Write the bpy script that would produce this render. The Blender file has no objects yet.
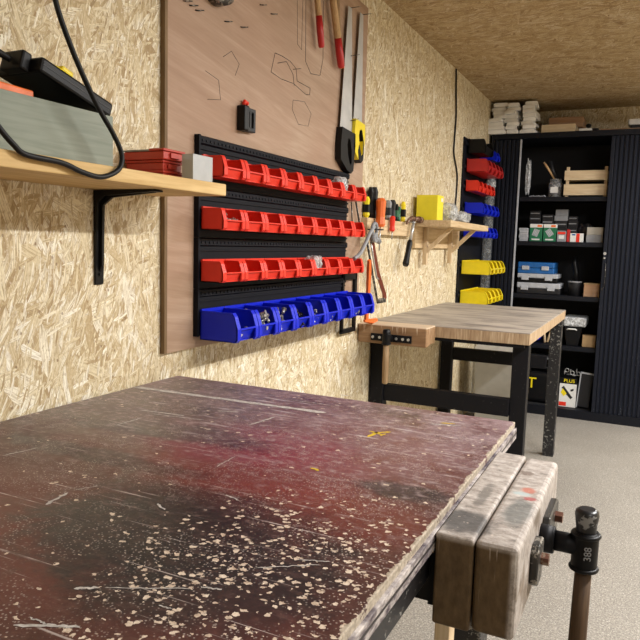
import bpy, bmesh, math, random
from mathutils import Vector, Matrix
random.seed(7)
SC = bpy.context.scene
COL = SC.collection
R = math.radians

# ------------------------------------------------------------------ camera
CAM = (1.0947, 0.0, 1.1625)
yaw, pit, rol = 0.452714264, 0.113852789, 0.0283159078
fw = Vector((-math.sin(yaw) * math.cos(pit), math.cos(yaw) * math.cos(pit), -math.sin(pit)))
rt = fw.cross(Vector((0, 0, 1))).normalized()
up = rt.cross(fw)
r2 = rt * math.cos(rol) + up * math.sin(rol)
u2 = -rt * math.sin(rol) + up * math.cos(rol)
cd = bpy.data.cameras.new('camera')
cam = bpy.data.objects.new('camera', cd)
COL.objects.link(cam)
m = Matrix((r2, u2, -fw)).transposed().to_4x4()
m.translation = Vector(CAM)
cam.matrix_world = m
cd.sensor_width = 36.0
cd.lens = 36.0 * 674.63 / 640.0
cd.clip_start = 0.02
SC.camera = cam

# ------------------------------------------------------------------ world, lights, exposure
w = bpy.data.worlds.new('world')
SC.world = w
w.use_nodes = True
w.node_tree.nodes['Background'].inputs[0].default_value = (0.8, 0.85, 1.0, 1)
w.node_tree.nodes['Background'].inputs[1].default_value = 0.05
SC.view_settings.view_transform = 'Standard'
SC.view_settings.look = 'None'
SC.view_settings.gamma = 1.0
SC.view_settings.use_curve_mapping = False
SC.view_settings.exposure = 0.06
ROOM_X, ROOM_Y0, ROOM_Y1, ROOM_Z = 3.4, -2.2, 5.36, 2.18
LAMPS = [(2.0, 1.9, 1.5, 92.0), (2.0, 4.0, 1.2, 78.0), (2.3, -0.6, 1.2, 20.0)]   # x, y, length, power
for lx, ly, ll, pw in LAMPS:
    ld = bpy.data.lights.new('tube_light', 'AREA')
    ld.shape = 'RECTANGLE'
    ld.size = 0.10
    ld.size_y = ll
    ld.energy = pw
    ld.color = (1.0, 0.985, 0.965)
    lo = bpy.data.objects.new('tube_light', ld)
    COL.objects.link(lo)
    lo.location = (lx, ly, ROOM_Z - 0.085)

# ------------------------------------------------------------------ node helper
class NT:
    def __init__(s, name):
        s.m = bpy.data.materials.new(name)
        s.m.use_nodes = True
        s.t = s.m.node_tree
        s.b = s.t.nodes['Principled BSDF']
        s.co = None
    def n(s, typ, **kw):
        o = s.t.nodes.new(typ)
        for k, v in kw.items():
            setattr(o, k, v)
        return o
    def put(s, sock, v):
        if hasattr(v, 'is_linked') or isinstance(v, bpy.types.NodeSocket):
            s.t.links.new(v, sock)
        elif isinstance(v, (tuple, list)):
            v = tuple(v)
            if len(v) == 3 and sock.type == 'RGBA':
                v = v + (1,)
            sock.default_value = v
        else:
            sock.default_value = v
    def coord(s):
        if not s.co:
            s.co = s.n('ShaderNodeTexCoord').outputs['Object']
        return s.co
    def math(s, op, a, b=0.0, c=None, clamp=False):
        o = s.n('ShaderNodeMath', operation=op, use_clamp=clamp)
        s.put(o.inputs[0], a)
        s.put(o.inputs[1], b)
        if c is not None:
            s.put(o.inputs[2], c)
        return o.outputs[0]
    def mapv(s, vec, loc=(0, 0, 0), rot=(0, 0, 0), scale=(1, 1, 1)):
        o = s.n('ShaderNodeMapping')
        s.put(o.inputs[0], vec)
        o.inputs[1].default_value = loc
        o.inputs[2].default_value = rot
        o.inputs[3].default_value = scale
        return o.outputs[0]
    def noise(s, vec, scale=5, detail=3, rough=0.5, dist=0.0, color=False):
        o = s.n('ShaderNodeTexNoise')
        s.put(o.inputs['Vector'], vec)
        o.inputs['Scale'].default_value = scale
        o.inputs['Detail'].default_value = detail
        o.inputs['Roughness'].default_value = rough
        o.inputs['Distortion'].default_value = dist
        return o.outputs['Color' if color else 'Fac']
    def voro(s, vec, scale=5, feature='F1', out='Distance', rnd=1.0, dim='3D'):
        o = s.n('ShaderNodeTexVoronoi', feature=feature, voronoi_dimensions=dim)
        s.put(o.inputs['Vector'], vec)
        o.inputs['Scale'].default_value = scale
        o.inputs['Randomness'].default_value = rnd
        return o.outputs[out]
    def ramp(s, f, stops, interp='LINEAR'):
        o = s.n('ShaderNodeValToRGB')
        o.color_ramp.interpolation = interp
        s.put(o.inputs[0], f)
        e = o.color_ramp.elements
        while len(e) < len(stops):
            e.new(0.5)
        for i, (p, c) in enumerate(stops):
            e[i].position = p
            e[i].color = (c, c, c, 1) if isinstance(c, (int, float)) else tuple(c) + (1,)
        return o.outputs[0]
    def mix(s, f, a, b, mode='MIX'):
        o = s.n('ShaderNodeMix', data_type='RGBA', blend_type=mode)
        s.put(o.inputs[0], f)
        s.put(o.inputs[6], a)
        s.put(o.inputs[7], b)
        return o.outputs[2]
    def sep(s, v):
        o = s.n('ShaderNodeSeparateXYZ')
        s.put(o.inputs[0], v)
        return o.outputs
    def comb(s, x, y, z=0.0):
        o = s.n('ShaderNodeCombineXYZ')
        s.put(o.inputs[0], x)
        s.put(o.inputs[1], y)
        s.put(o.inputs[2], z)
        return o.outputs[0]
    def smooth(s, f, a, b):
        o = s.n('ShaderNodeMapRange', interpolation_type='SMOOTHSTEP')
        s.put(o.inputs[0], f)
        o.inputs[1].default_value = a
        o.inputs[2].default_value = b
        return o.outputs[0]
    def blob(s, vec, c, r, warp, soft=0.35):
        """mask of a stain: 1 inside an ellipse of radii r round c, its rim broken by the noise warp"""
        q = s.mapv(vec, loc=(-c[0] / r[0], -c[1] / r[1], 0), scale=(1 / r[0], 1 / r[1], 0))
        o = s.n('ShaderNodeVectorMath', operation='LENGTH')
        s.put(o.inputs[0], q)
        d = s.math('ADD', o.outputs['Value'], s.math('MULTIPLY', s.math('SUBTRACT', warp, 0.5), 1.6))
        return s.smooth(s.math('SUBTRACT', 1.0, d), -soft, soft)
    def done(s, col=None, rough=0.6, bump=None, bs=0.2, bd=0.002, metal=0.0, spec=0.5, **kw):
        if col is not None:
            s.put(s.b.inputs['Base Color'], col)
        s.put(s.b.inputs['Roughness'], rough)
        s.put(s.b.inputs['Metallic'], metal)
        s.put(s.b.inputs['Specular IOR Level'], spec)
        if bump is not None:
            o = s.n('ShaderNodeBump')
            o.inputs['Strength'].default_value = bs
            o.inputs['Distance'].default_value = bd
            s.put(o.inputs['Height'], bump)
            s.t.links.new(o.outputs[0], s.b.inputs['Normal'])
        for k, v in kw.items():
            s.put(s.b.inputs[k.replace('_', ' ')], v)
        return s.m

def osb(name, ua, va, base=1.0, along=1, warm=0.0, size=1.0):
    """oriented strand board: overlapping layers of long chips, each with its own tone and grain"""
    t = NT(name)
    xyz = t.sep(t.coord())
    uv = t.comb(xyz[ua], xyz[va])
    wn = t.noise(uv, 2.2, 2, 0.5, color=True)
    wv = t.n('ShaderNodeVectorMath', operation='MULTIPLY_ADD')
    t.put(wv.inputs[0], wn)
    wv.inputs[1].default_value = (0.16, 0.16, 0)
    t.put(wv.inputs[2], uv)
    uvw = wv.outputs[0]
    col = None
    hgt = None
    angs = [4, -24, 32, -58, 78, 10, -12]
    sizes = [(0.012, 0.07), (0.020, 0.12), (0.009, 0.05), (0.034, 0.12), (0.012, 0.06), (0.007, 0.045), (0.030, 0.15)]
    thr = [0, 0.5, 0.55, 0.80, 0.74, 0.55, 0.84]
    for i, (a, (sw, sl), th) in enumerate(zip(angs, sizes, thr)):
        sw *= size * 0.8; sl *= size * 0.85
        if along == 0:
            a += 90
        q = t.mapv(uvw, loc=(3.1 * i, 1.7 * i, 0), rot=(0, 0, R(a)))
        q2 = t.mapv(q, scale=(1 / sw, 1 / sl, 1))
        vo = t.n('ShaderNodeTexVoronoi', feature='F1', voronoi_dimensions='2D')
        t.put(vo.inputs['Vector'], q2)
        vo.inputs['Scale'].default_value = 1.0
        rr = t.sep(vo.outputs['Color'])
        g = t.noise(t.mapv(q, scale=(1 / 0.0022, 1 / 0.05, 1)), 1.0, 2, 0.6)
        k = base
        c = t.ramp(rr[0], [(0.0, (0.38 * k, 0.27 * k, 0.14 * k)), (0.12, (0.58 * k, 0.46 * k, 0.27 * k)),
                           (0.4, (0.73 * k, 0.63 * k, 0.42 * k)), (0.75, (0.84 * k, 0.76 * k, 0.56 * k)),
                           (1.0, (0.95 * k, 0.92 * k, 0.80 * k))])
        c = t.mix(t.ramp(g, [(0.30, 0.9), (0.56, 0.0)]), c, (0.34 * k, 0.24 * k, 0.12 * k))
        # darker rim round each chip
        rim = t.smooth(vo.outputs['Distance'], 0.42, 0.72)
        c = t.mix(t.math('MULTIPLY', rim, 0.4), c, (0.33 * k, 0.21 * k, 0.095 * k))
        h = t.math('ADD', t.math('MULTIPLY', rr[1], 0.6), t.math('MULTIPLY', g, 0.4))
        if col is None:
            col, hgt = c, h
        else:
            mk = t.math('GREATER_THAN', rr[2], th)
            if i >= 3:
                mk = t.math('MULTIPLY', mk, t.math('LESS_THAN', vo.outputs['Distance'], 0.46))
            col = t.mix(mk, col, c)
            hh = t.n('ShaderNodeMix', data_type='FLOAT')
            t.put(hh.inputs[0], mk); t.put(hh.inputs[2], hgt); t.put(hh.inputs[3], h)
            hgt = hh.outputs[0]
    # fine crumb between the chips
    cr = t.noise(t.mapv(uv, scale=(1, 0.6, 1)), 150, 4, 0.75)
    pt = t.noise(uv, 7, 3, 0.6)
    col = t.mix(t.math('MULTIPLY', t.ramp(cr, [(0.34, 0.85), (0.46, 0)]), t.ramp(pt, [(0.35, 0.45), (0.6, 1)])), col, (0.38 * base, 0.27 * base, 0.14 * base))
    col = t.mix(t.math('MULTIPLY', t.ramp(cr, [(0.56, 0), (0.66, 0.8)]), t.ramp(pt, [(0.35, 1.0), (0.6, 0.4)])), col, (0.95 * base, 0.90 * base, 0.78 * base))
    # few dark bark specks
    sp = t.voro(t.mapv(uv, scale=(1, 0.7, 1)), 15, dim='2D')
    col = t.mix(t.math('MULTIPLY', t.math('LESS_THAN', sp, 0.035), 0.6), col, (0.16, 0.08, 0.035))
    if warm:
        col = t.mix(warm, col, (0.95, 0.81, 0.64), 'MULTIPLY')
    return t.done(col, 0.62, hgt, 0.35, 0.0015, spec=0.3)

def plain(name, col, rough=0.5, metal=0.0, var=0.12, sc=30, spec=0.5, bump=0.0, **kw):
    t = NT(name)
    f = t.noise(t.coord(), sc, 3)
    dark = tuple(c * (1 - var * 2) for c in col)
    c = t.mix(t.ramp(f, [(0.3, 0), (0.75, 1)]), dark, col)
    return t.done(c, rough, f if bump else None, bump, 0.001, metal, spec, **kw)

def wood(name, col, dark, axis=1, sc=60, rough=0.6, knots=0.0, contrast=1.0):
    t = NT(name)
    s = [sc, sc, sc]
    s[axis] = sc * 0.06
    f = t.noise(t.mapv(t.coord(), scale=tuple(s)), 1.0, 4, 0.6, 0.6)
    c = t.mix(t.ramp(f, [(0.33, 1.0 * contrast), (0.62, 0)]), col, dark)
    f2 = t.noise(t.coord(), 9, 2)
    c = t.mix(t.ramp(f2, [(0.35, 0.35), (0.65, 0)]), c, dark)
    return t.done(c, rough, f, 0.15, 0.001, spec=0.3)

def worn(name, base, chip, amount=0.62, sc=45, rough=0.45, metal=0.0, spec=0.5):
    t = NT(name)
    f = t.noise(t.coord(), sc, 4, 0.65)
    g = t.noise(t.coord(), 4, 2)
    mk = t.ramp(t.math('ADD', f, t.math('MULTIPLY', g, 0.25)), [(amount + 0.10, 0), (amount + 0.13, 1)])
    return t.done(t.mix(mk, base, chip), rough, f, 0.1, 0.001, metal, spec)

M = {}
M['osb_wall'] = osb('osb_wall', 1, 2, 1.0, 1)
M['osb_back'] = osb('osb_back', 0, 2, 1.0, 1)
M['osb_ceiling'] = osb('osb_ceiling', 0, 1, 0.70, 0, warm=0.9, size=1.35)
M['black_metal'] = worn('black_metal', (0.009, 0.009, 0.011), (0.05, 0.05, 0.05), 0.70, 60, 0.5, spec=0.15)
M['spattered_metal'] = worn('spattered_metal', (0.011, 0.011, 0.013), (0.22, 0.215, 0.20), 0.63, 85, 0.45)
M['cabinet'] = worn('cabinet', (0.004, 0.005, 0.009), (0.03, 0.033, 0.045), 0.68, 90, 0.5, spec=0.25)
M['cabinet_in'] = plain('cabinet_in', (0.006, 0.006, 0.008), 0.75)
M['slat'] = worn('slat', (0.008, 0.010, 0.017), (0.14, 0.15, 0.17), 0.72, 120, 0.48, spec=0.2)
M['black'] = plain('black_plastic', (0.005, 0.005, 0.006), 0.42, spec=0.22)
M['black_rubber'] = plain('black_rubber', (0.006, 0.006, 0.007), 0.5, spec=0.3)
M['dark'] = plain('dark_grey', (0.018, 0.018, 0.021), 0.5, spec=0.35)
M['panel'] = plain('panel_plastic', (0.007, 0.008, 0.013), 0.6, spec=0.15)
M['red'] = plain('red_plastic', (0.80, 0.042, 0.022), 0.4, var=0.05, spec=0.3)
M['red_dark'] = plain('red_dark_plastic', (0.50, 0.018, 0.018), 0.4, var=0.08)
M['blue'] = plain('blue_plastic', (0.006, 0.020, 0.62), 0.38, var=0.05, spec=0.25)
M['yellow'] = plain('yellow_plastic', (0.88, 0.70, 0.01), 0.4, var=0.05)
M['yellow_box'] = plain('yellow_box_card', (0.83, 0.72, 0.03), 0.5, var=0.04)
M['orange'] = plain('orange_plastic', (0.85, 0.17, 0.03), 0.4, var=0.06)
M['green'] = plain('green_card', (0.01, 0.16, 0.07), 0.5, var=0.06)
M['green_p'] = plain('green_plastic', (0.01, 0.13, 0.05), 0.4)
M['steel'] = plain('steel', (0.62, 0.62, 0.61), 0.32, 0.6, var=0.15)
M['blade'] = plain('saw_blade', (0.62, 0.62, 0.61), 0.38, 0.35, var=0.12, sc=12)
M['dark_steel'] = worn('dark_steel', (0.05, 0.048, 0.045), (0.28, 0.26, 0.23), 0.56, 50, 0.4, 0.7)
M['rust'] = worn('rusted_steel', (0.17, 0.075, 0.05), (0.3, 0.22, 0.16), 0.55, 80, 0.5, 0.5)
M['white'] = plain('white', (0.78, 0.78, 0.76), 0.55, var=0.05)
M['offwhite'] = plain('offwhite_plastic', (0.42, 0.40, 0.35), 0.5, var=0.05)
M['grey'] = plain('grey_plastic', (0.30, 0.31, 0.33), 0.45)
M['light_grey'] = plain('light_grey_plastic', (0.48, 0.50, 0.54), 0.45)
M['case_blue'] = plain('case_blue', (0.012, 0.12, 0.38), 0.4)
M['pine'] = wood('pine', (0.68, 0.53, 0.33), (0.50, 0.35, 0.19), 1, 70)
M['pine_x'] = wood('pine_x', (0.72, 0.59, 0.40), (0.56, 0.42, 0.25), 0, 70)
M['pine_z'] = wood('pine_z', (0.70, 0.56, 0.38), (0.54, 0.39, 0.22), 2, 70)
M['shelf_wood'] = wood('shelf_wood', (0.74, 0.53, 0.25), (0.55, 0.36, 0.14), 1, 90)
M['brown_x'] = wood('brown_plank', (0.42, 0.27, 0.17), (0.33, 0.17, 0.08), 0, 60)
M['handle_wood'] = wood('handle_wood', (0.62, 0.42, 0.22), (0.42, 0.25, 0.11), 2, 130)
M['old_handle'] = wood('old_handle_wood', (0.13, 0.078, 0.042), (0.055, 0.032, 0.018), 2, 130)
M['mid_handle'] = wood('mid_handle_wood', (0.42, 0.29, 0.16), (0.26, 0.16, 0.08), 2, 130)
M['greenish_box'] = wood('greenish_wood', (0.29, 0.32, 0.27), (0.20, 0.23, 0.19), 1, 80)
M['card'] = plain('cardboard', (0.45, 0.30, 0.15), 0.8)
M['emit'] = NT('lamp_diffuser').done((1, 1, 1), 0.5, Emission_Color=(1, 0.96, 0.88, 1), Emission_Strength=3.0)

def clear(name, tint, alpha, rough=0.12):
    t = NT(name)
    f = t.noise(t.coord(), 55, 3, 0.6, 1.0)
    a = t.ramp(f, [(0.35, alpha * 0.55), (0.62, min(1.0, alpha * 1.7))])
    return t.done(t.ramp(f, [(0.3, tuple(c * 0.6 for c in tint)), (0.7, tint)]), rough, f, 0.6, 0.004, Alpha=a)
M['clear'] = clear('clear_bag', (0.75, 0.77, 0.78), 0.5)
M['frosted'] = clear('frosted_plastic', (0.72, 0.74, 0.76), 0.72, 0.35)
M['redcase'] = plain('red_case_plastic', (0.52, 0.045, 0.025), 0.45, var=0.1)
M['tub'] = plain('milky_plastic', (0.60, 0.62, 0.63), 0.4, var=0.08, Alpha=0.70)
M['roll'] = clear('film_roll', (0.34, 0.36, 0.38), 0.35, 0.2)
M['glass'] = clear('jar_plastic', (0.55, 0.56, 0.58), 0.4)

# plywood tool board
t = NT('plywood')
xyz = t.sep(t.coord())
uv = t.comb(xyz[1], xyz[2])
q = t.mapv(uv, rot=(0, 0, R(8)))
wv = t.noise(q, 2.0, 2, 0.5, 0.8)
g = t.noise(t.mapv(q, scale=(1.6, 15, 1)), 1.0, 4, 0.55, 1.6)
f = t.noise(t.mapv(q, scale=(9, 190, 1)), 1.0, 3, 0.6)
c = t.ramp(g, [(0.3, (0.34, 0.23, 0.155)), (0.5, (0.41, 0.285, 0.198)), (0.7, (0.48, 0.35, 0.255))])
c = t.mix(t.ramp(f, [(0.35, 0.35), (0.6, 0)]), c, (0.30, 0.18, 0.115))
c = t.mix(t.ramp(wv, [(0.35, 0.3), (0.6, 0)]), c, (0.36, 0.20, 0.13))
M['plywood'] = t.done(c, 0.55, f, 0.1, 0.001, spec=0.35)

# concrete floor
t = NT('concrete')
q = t.coord()
f1 = t.noise(q, 2.2, 4, 0.6)
f2 = t.noise(q, 60, 4, 0.7)
v = t.voro(q, 110)
v2 = t.voro(t.mapv(q, loc=(3, 5, 0)), 150)
c = t.ramp(f1, [(0.3, (0.225, 0.205, 0.175)), (0.7, (0.31, 0.285, 0.245))])
f3 = t.noise(q, 170, 3, 0.7)
c = t.mix(t.ramp(f3, [(0.36, 0.9), (0.52, 0)]), c, (0.12, 0.11, 0.095))
c = t.mix(t.ramp(f3, [(0.54, 0), (0.68, 0.8)]), c, (0.48, 0.45, 0.40))
c = t.mix(t.ramp(f2, [(0.35, 0.5), (0.6, 0)]), c, (0.19, 0.172, 0.15))
c = t.mix(t.math('MULTIPLY', t.math('LESS_THAN', v, 0.24), t.ramp(f2, [(0.45, 0), (0.6, .8)])), c, (0.15, 0.135, 0.115))
c = t.mix(t.math('MULTIPLY', t.math('LESS_THAN', v2, 0.20), t.ramp(f2, [(0.42, 0), (0.52, 1)])), c, (0.50, 0.47, 0.42))
M['concrete'] = t.done(c, 0.75, t.math('ADD', f2, t.math('MULTIPLY', v, 0.4)), 0.5, 0.003, spec=0.3)

# paint-stained red bench top (x across, y away from camera, world units)
t = NT('painted_top')
q = t.coord()
n1 = t.noise(q, 4.5, 5, 0.62, 0.5)
n2 = t.noise(t.mapv(q, loc=(4, 2, 0)), 14, 5, 0.68, 0.4)
n3 = t.noise(t.mapv(q, rot=(0, 0, R(20)), scale=(9, 60, 1)), 1.0, 4, 0.65)
n4 = t.noise(t.mapv(q, loc=(7, 1, 0)), 130, 3, 0.6)
c = t.ramp(n1, [(0.3, (0.045, 0.020, 0.018)), (0.5, (0.085, 0.027, 0.024)), (0.7, (0.115, 0.036, 0.030))])
# bright red areas
for ctr, rad, a, cc in [((0.56, 0.88), (0.20, 0.13), 0.75, (0.165, 0.032, 0.028)), ((0.66, 1.05), (0.17, 0.16), 0.55, (0.16, 0.036, 0.034)),
                        ((0.47, 0.98), (0.2, 0.10), 0.6, (0.20, 0.025, 0.045)), ((0.30, 0.53), (0.3, 0.16), 0.45, (0.14, 0.034, 0.026)),
                        ((0.74, 0.78), (0.12, 0.08), 0.5, (0.18, 0.036, 0.028))]:
    c = t.mix(t.math('MULTIPLY', t.blob(q, ctr, rad, n1), a), c, cc)
# black paint patches
for ctr, rad, a in [((0.60, 0.60), (0.19, 0.12), 0.92), ((0.31, 0.80), (0.20, 0.03), 0.6), ((0.60, 0.71), (0.20, 0.06), 0.6),
                    ((0.36, 0.98), (0.16, 0.05), 0.75), ((0.10, 1.12), (0.2, 0.16), 0.55), ((0.80, 0.90), (0.075, 0.028), 0.8),
                    ((0.70, 0.56), (0.13, 0.12), 0.75), ((0.2, 0.94), (0.12, 0.028), 0.8), ((0.14, 0.42), (0.2, 0.08), 0.7), ((0.3,1.33),(0.4,0.05),0.5)]:
    c = t.mix(t.math('MULTIPLY', t.blob(q, ctr, rad, n2), a), c, (0.012, 0.013, 0.017))
# greyish worn, dusty far half, plus grazing sheen painted into the colour
dust_sheen = t.math('MULTIPLY', t.smooth(t.sep(q)[1], 0.72, 1.30), t.ramp(n2, [(0.34, 0.12), (0.66, 0.80)]))
c = t.mix(dust_sheen, c, (0.29, 0.20, 0.215))
c = t.mix(t.math('MULTIPLY', t.blob(q, (0.16, 1.10), (0.26, 0.24), n2), 0.35), c, (0.20, 0.175, 0.15))
c = t.mix(t.math('MULTIPLY', t.ramp(n3, [(0.60, 0), (0.68, 1)]), t.smooth(t.sep(q)[1], 0.8, 1.15)), c, (0.44, 0.38, 0.38))
n5 = t.noise(t.mapv(q, loc=(2, 9, 0), scale=(1, 1.6, 1)), 48, 6, 0.75)
c = t.mix(t.math('MULTIPLY', t.ramp(n5, [(0.52, 0), (0.66, 0.75)]), t.smooth(t.sep(q)[1], 0.55, 1.15)), c, (0.46, 0.38, 0.38))
c = t.mix(t.math('MULTIPLY', t.ramp(n5, [(0.30, 0.7), (0.42, 0.0)]), t.smooth(t.sep(q)[1], 0.7, 1.2)), c, (0.07, 0.05, 0.055))
c = t.mix(t.ramp(n5, [(0.50, 0), (0.75, 0.35)]), c, (0.22, 0.12, 0.10))
# fine specks everywhere
sp = t.math('LESS_THAN', t.voro(t.mapv(q, rot=(0, 0, 0.7)), 230), 0.26)
spm = t.math('MULTIPLY', sp, t.ramp(t.noise(q, 11, 3), [(0.40, 0), (0.58, 1)]))
c = t.mix(t.math('MULTIPLY', spm, 0.7), c, (0.42, 0.36, 0.32))
# thin scratches in several directions
for ang_, sc_, lo in ((12, (3.5, 210, 1), 0.70), (-35, (4, 240, 1), 0.72), (62, (5, 260, 1), 0.73), (-8, (2.2, 160, 1), 0.71)):
    sn = t.noise(t.mapv(q, loc=(ang_ * .1, 1, 0), rot=(0, 0, R(ang_)), scale=sc_), 1.0, 2, 0.5)
    c = t.mix(t.math('MULTIPLY', t.ramp(sn, [(lo - .02, 0), (lo + .02, 0.8)]), t.ramp(n2, [(0.42, 0), (0.56, 1)])), c, (0.50, 0.43, 0.40))
# chips down to pale wood, dense towards the near right corner
warpv = t.n('ShaderNodeVectorMath', operation='MULTIPLY_ADD')
t.put(warpv.inputs[0], t.noise(q, 110, 3, 0.6, color=True)); warpv.inputs[1].default_value = (0.014, 0.014, 0); t.put(warpv.inputs[2], q)
vv = t.n('ShaderNodeTexVoronoi', feature='F1', voronoi_dimensions='2D')
t.put(vv.inputs['Vector'], t.mapv(warpv.outputs[0], rot=(0, 0, 0.4), scale=(1.15, 1.5, 1))); vv.inputs['Scale'].default_value = 92
cell = t.sep(vv.outputs['Color'])
dens = t.math('ADD', t.math('MULTIPLY', t.blob(q, (0.75, 0.58), (0.14, 0.22), n2), 0.42), 0.03)
siz = t.math('MULTIPLY', t.math('ADD', cell[1], 0.2), 0.38)
chip = t.math('MULTIPLY', t.math('LESS_THAN', cell[0], dens), t.math('LESS_THAN', vv.outputs['Distance'], siz))
c = t.mix(chip, c, t.ramp(n4, [(0.3, (0.42, 0.31, 0.23)), (0.7, (0.80, 0.68, 0.55))]))
# worn right rim, paint gone along the edge
rim = t.math('GREATER_THAN', t.math('ADD', t.sep(q)[0], t.math('MULTIPLY', t.math('SUBTRACT', t.noise(q, 38, 4, 0.7), 0.5), 0.024)), 0.8665)
c = t.mix(rim, c, t.ramp(n4, [(0.3, (0.24, 0.20, 0.15)), (0.65, (0.50, 0.43, 0.34))]))
rg = t.ramp(n2, [(0.3, 0.30), (0.7, 0.48)])
M['top_paint'] = t.done(c, rg, t.math('SUBTRACT', n4, chip), 0.25, 0.001, spec=0.45)

# paint-dusted vise wood: worn top, brown sides; lit top and outer side painted paler
t = NT('vise_wood')
q = t.coord()
f = t.noise(t.mapv(q, scale=(120, 9, 60)), 1.0, 4, 0.6)
sm = t.noise(t.mapv(q, scale=(45, 75, 40)), 1.0, 5, 0.75)
pl = t.noise(q, 18, 4, 0.65)
brown = t.ramp(f, [(0.3, (0.080, 0.050, 0.024)), (0.7, (0.145, 0.095, 0.048))])
pale = t.ramp(sm, [(0.30, (0.14, 0.13, 0.12)), (0.42, (0.30, 0.26, 0.23)), (0.55, (0.42, 0.375, 0.34)), (0.72, (0.60, 0.56, 0.52))])
ge = t.n('ShaderNodeNewGeometry')
nz = t.sep(t.n('ShaderNodeTexCoord').outputs['Normal'])
lit_mask = t.math('ADD', t.smooth(t.sep(q)[2], 0.792, 0.800), t.math('MULTIPLY', t.smooth(t.sep(q)[0], 0.966, 0.973), t.ramp(pl, [(0.36, 0.35), (0.5, 1.0)])), clamp=True)
c = t.mix(lit_mask, brown, pale)
c = t.mix(t.math('MULTIPLY', t.blob(q, (0.90, 0.86), (0.035, 0.04), pl), t.math('MULTIPLY', lit_mask, 0.8)), c, (0.04, 0.042, 0.045))
c = t.mix(t.math('MULTIPLY', t.blob(q, (0.955, 0.93), (0.016, 0.05), pl), t.math('MULTIPLY', lit_mask, 0.6)), c, (0.07, 0.09, 0.09))
for ctr, rad, cc in [((0.955, 1.02), (0.010, 0.012), (0.45, 0.14, 0.09)), ((0.962, 0.985), (0.008, 0.007), (0.35, 0.07, 0.07)),
                     ((0.948, 1.0), (0.012, 0.008), (0.40, 0.48, 0.48)), ((0.94, 1.10), (0.010, 0.012), (0.16, 0.12, 0.10)), ((0.90, 0.97), (0.008, 0.05), (0.16, 0.145, 0.13))]:
    c = t.mix(t.math('MULTIPLY', t.blob(q, ctr, rad, sm), t.math('MULTIPLY', lit_mask, 0.8)), c, cc)
drip = t.ramp(t.noise(t.mapv(q, scale=(160, 160, 7)), 1.0, 3, 0.6), [(0.66, 0), (0.72, 1)])
c = t.mix(t.math('MULTIPLY', drip, t.math('MULTIPLY', t.smooth(t.sep(q)[2], 0.70, 0.80), 0.7)), c, (0.55, 0.47, 0.40))
M['vise_wood'] = t.done(c, 0.6, sm, 0.25, 0.0015, spec=0.3)

t = NT('far_vise_wood')
q = t.coord()
f = t.noise(t.mapv(q, scale=(8, 60, 60)), 1.0, 4, 0.6)
drip = t.ramp(t.noise(t.mapv(q, scale=(90, 90, 8)), 1.0, 3, 0.6), [(0.60, 0), (0.66, 1)])
c = t.ramp(f, [(0.3, (0.24, 0.135, 0.065)), (0.7, (0.36, 0.225, 0.12))])
zt = t.smooth(t.sep(q)[2], 0.79, 0.83)
c = t.mix(t.math('MULTIPLY', drip, zt), c, (0.72, 0.58, 0.42))
c = t.mix(t.smooth(t.sep(q)[2], 0.826, 0.830), c, (0.60, 0.47, 0.33))
M['vise_wood_far'] = t.done(c, 0.6, f, 0.2, 0.001, spec=0.3)

# bare worn far bench top
t = NT('worn_beech')
q = t.coord()
f = t.noise(t.mapv(q, scale=(4, 40, 40)), 1.0, 4, 0.65)
st = t.noise(t.mapv(q, scale=(2, 9, 9)), 1.6, 4, 0.7, 0.4)
c = t.ramp(f, [(0.3, (0.33, 0.285, 0.235)), (0.7, (0.46, 0.405, 0.34))])
c = t.mix(t.ramp(st, [(0.45, 0), (0.62, 0.85)]), c, (0.16, 0.14, 0.125))
br = t.sep(q)
jn = t.math('LESS_THAN', t.math('FRACT', t.math('MULTIPLY', br[1], 11.5)), 0.045)
c = t.mix(t.math('MULTIPLY', jn, 0.35), c, (0.17, 0.12, 0.08))
M['beech'] = t.done(c, 0.55, f, 0.15, 0.001, spec=0.35)
t = NT('beech_edge')
q = t.coord()
f = t.noise(t.mapv(q, scale=(150, 90, 12)), 1.0, 3, 0.6)
M['beech_edge'] = t.done(t.ramp(f, [(0.35, (0.30, 0.195, 0.11)), (0.55, (0.42, 0.30, 0.18)), (0.8, (0.62, 0.50, 0.35))]), 0.6)
t = NT('spattered_edge')
q = t.coord()
f = t.noise(t.mapv(q, scale=(20, 26, 60)), 1.0, 4, 0.65)
sg = t.math('LESS_THAN', t.math('ABSOLUTE', t.math('SUBTRACT', t.sep(q)[2], 0.788)), 0.002)
c = t.ramp(f, [(0.38, (0.05, 0.035, 0.05)), (0.5, (0.22, 0.19, 0.19)), (0.66, (0.58, 0.53, 0.50))])
M['spattered_edge'] = t.done(t.mix(sg, c, (0.03, 0.025, 0.025)), 0.55)

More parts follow.
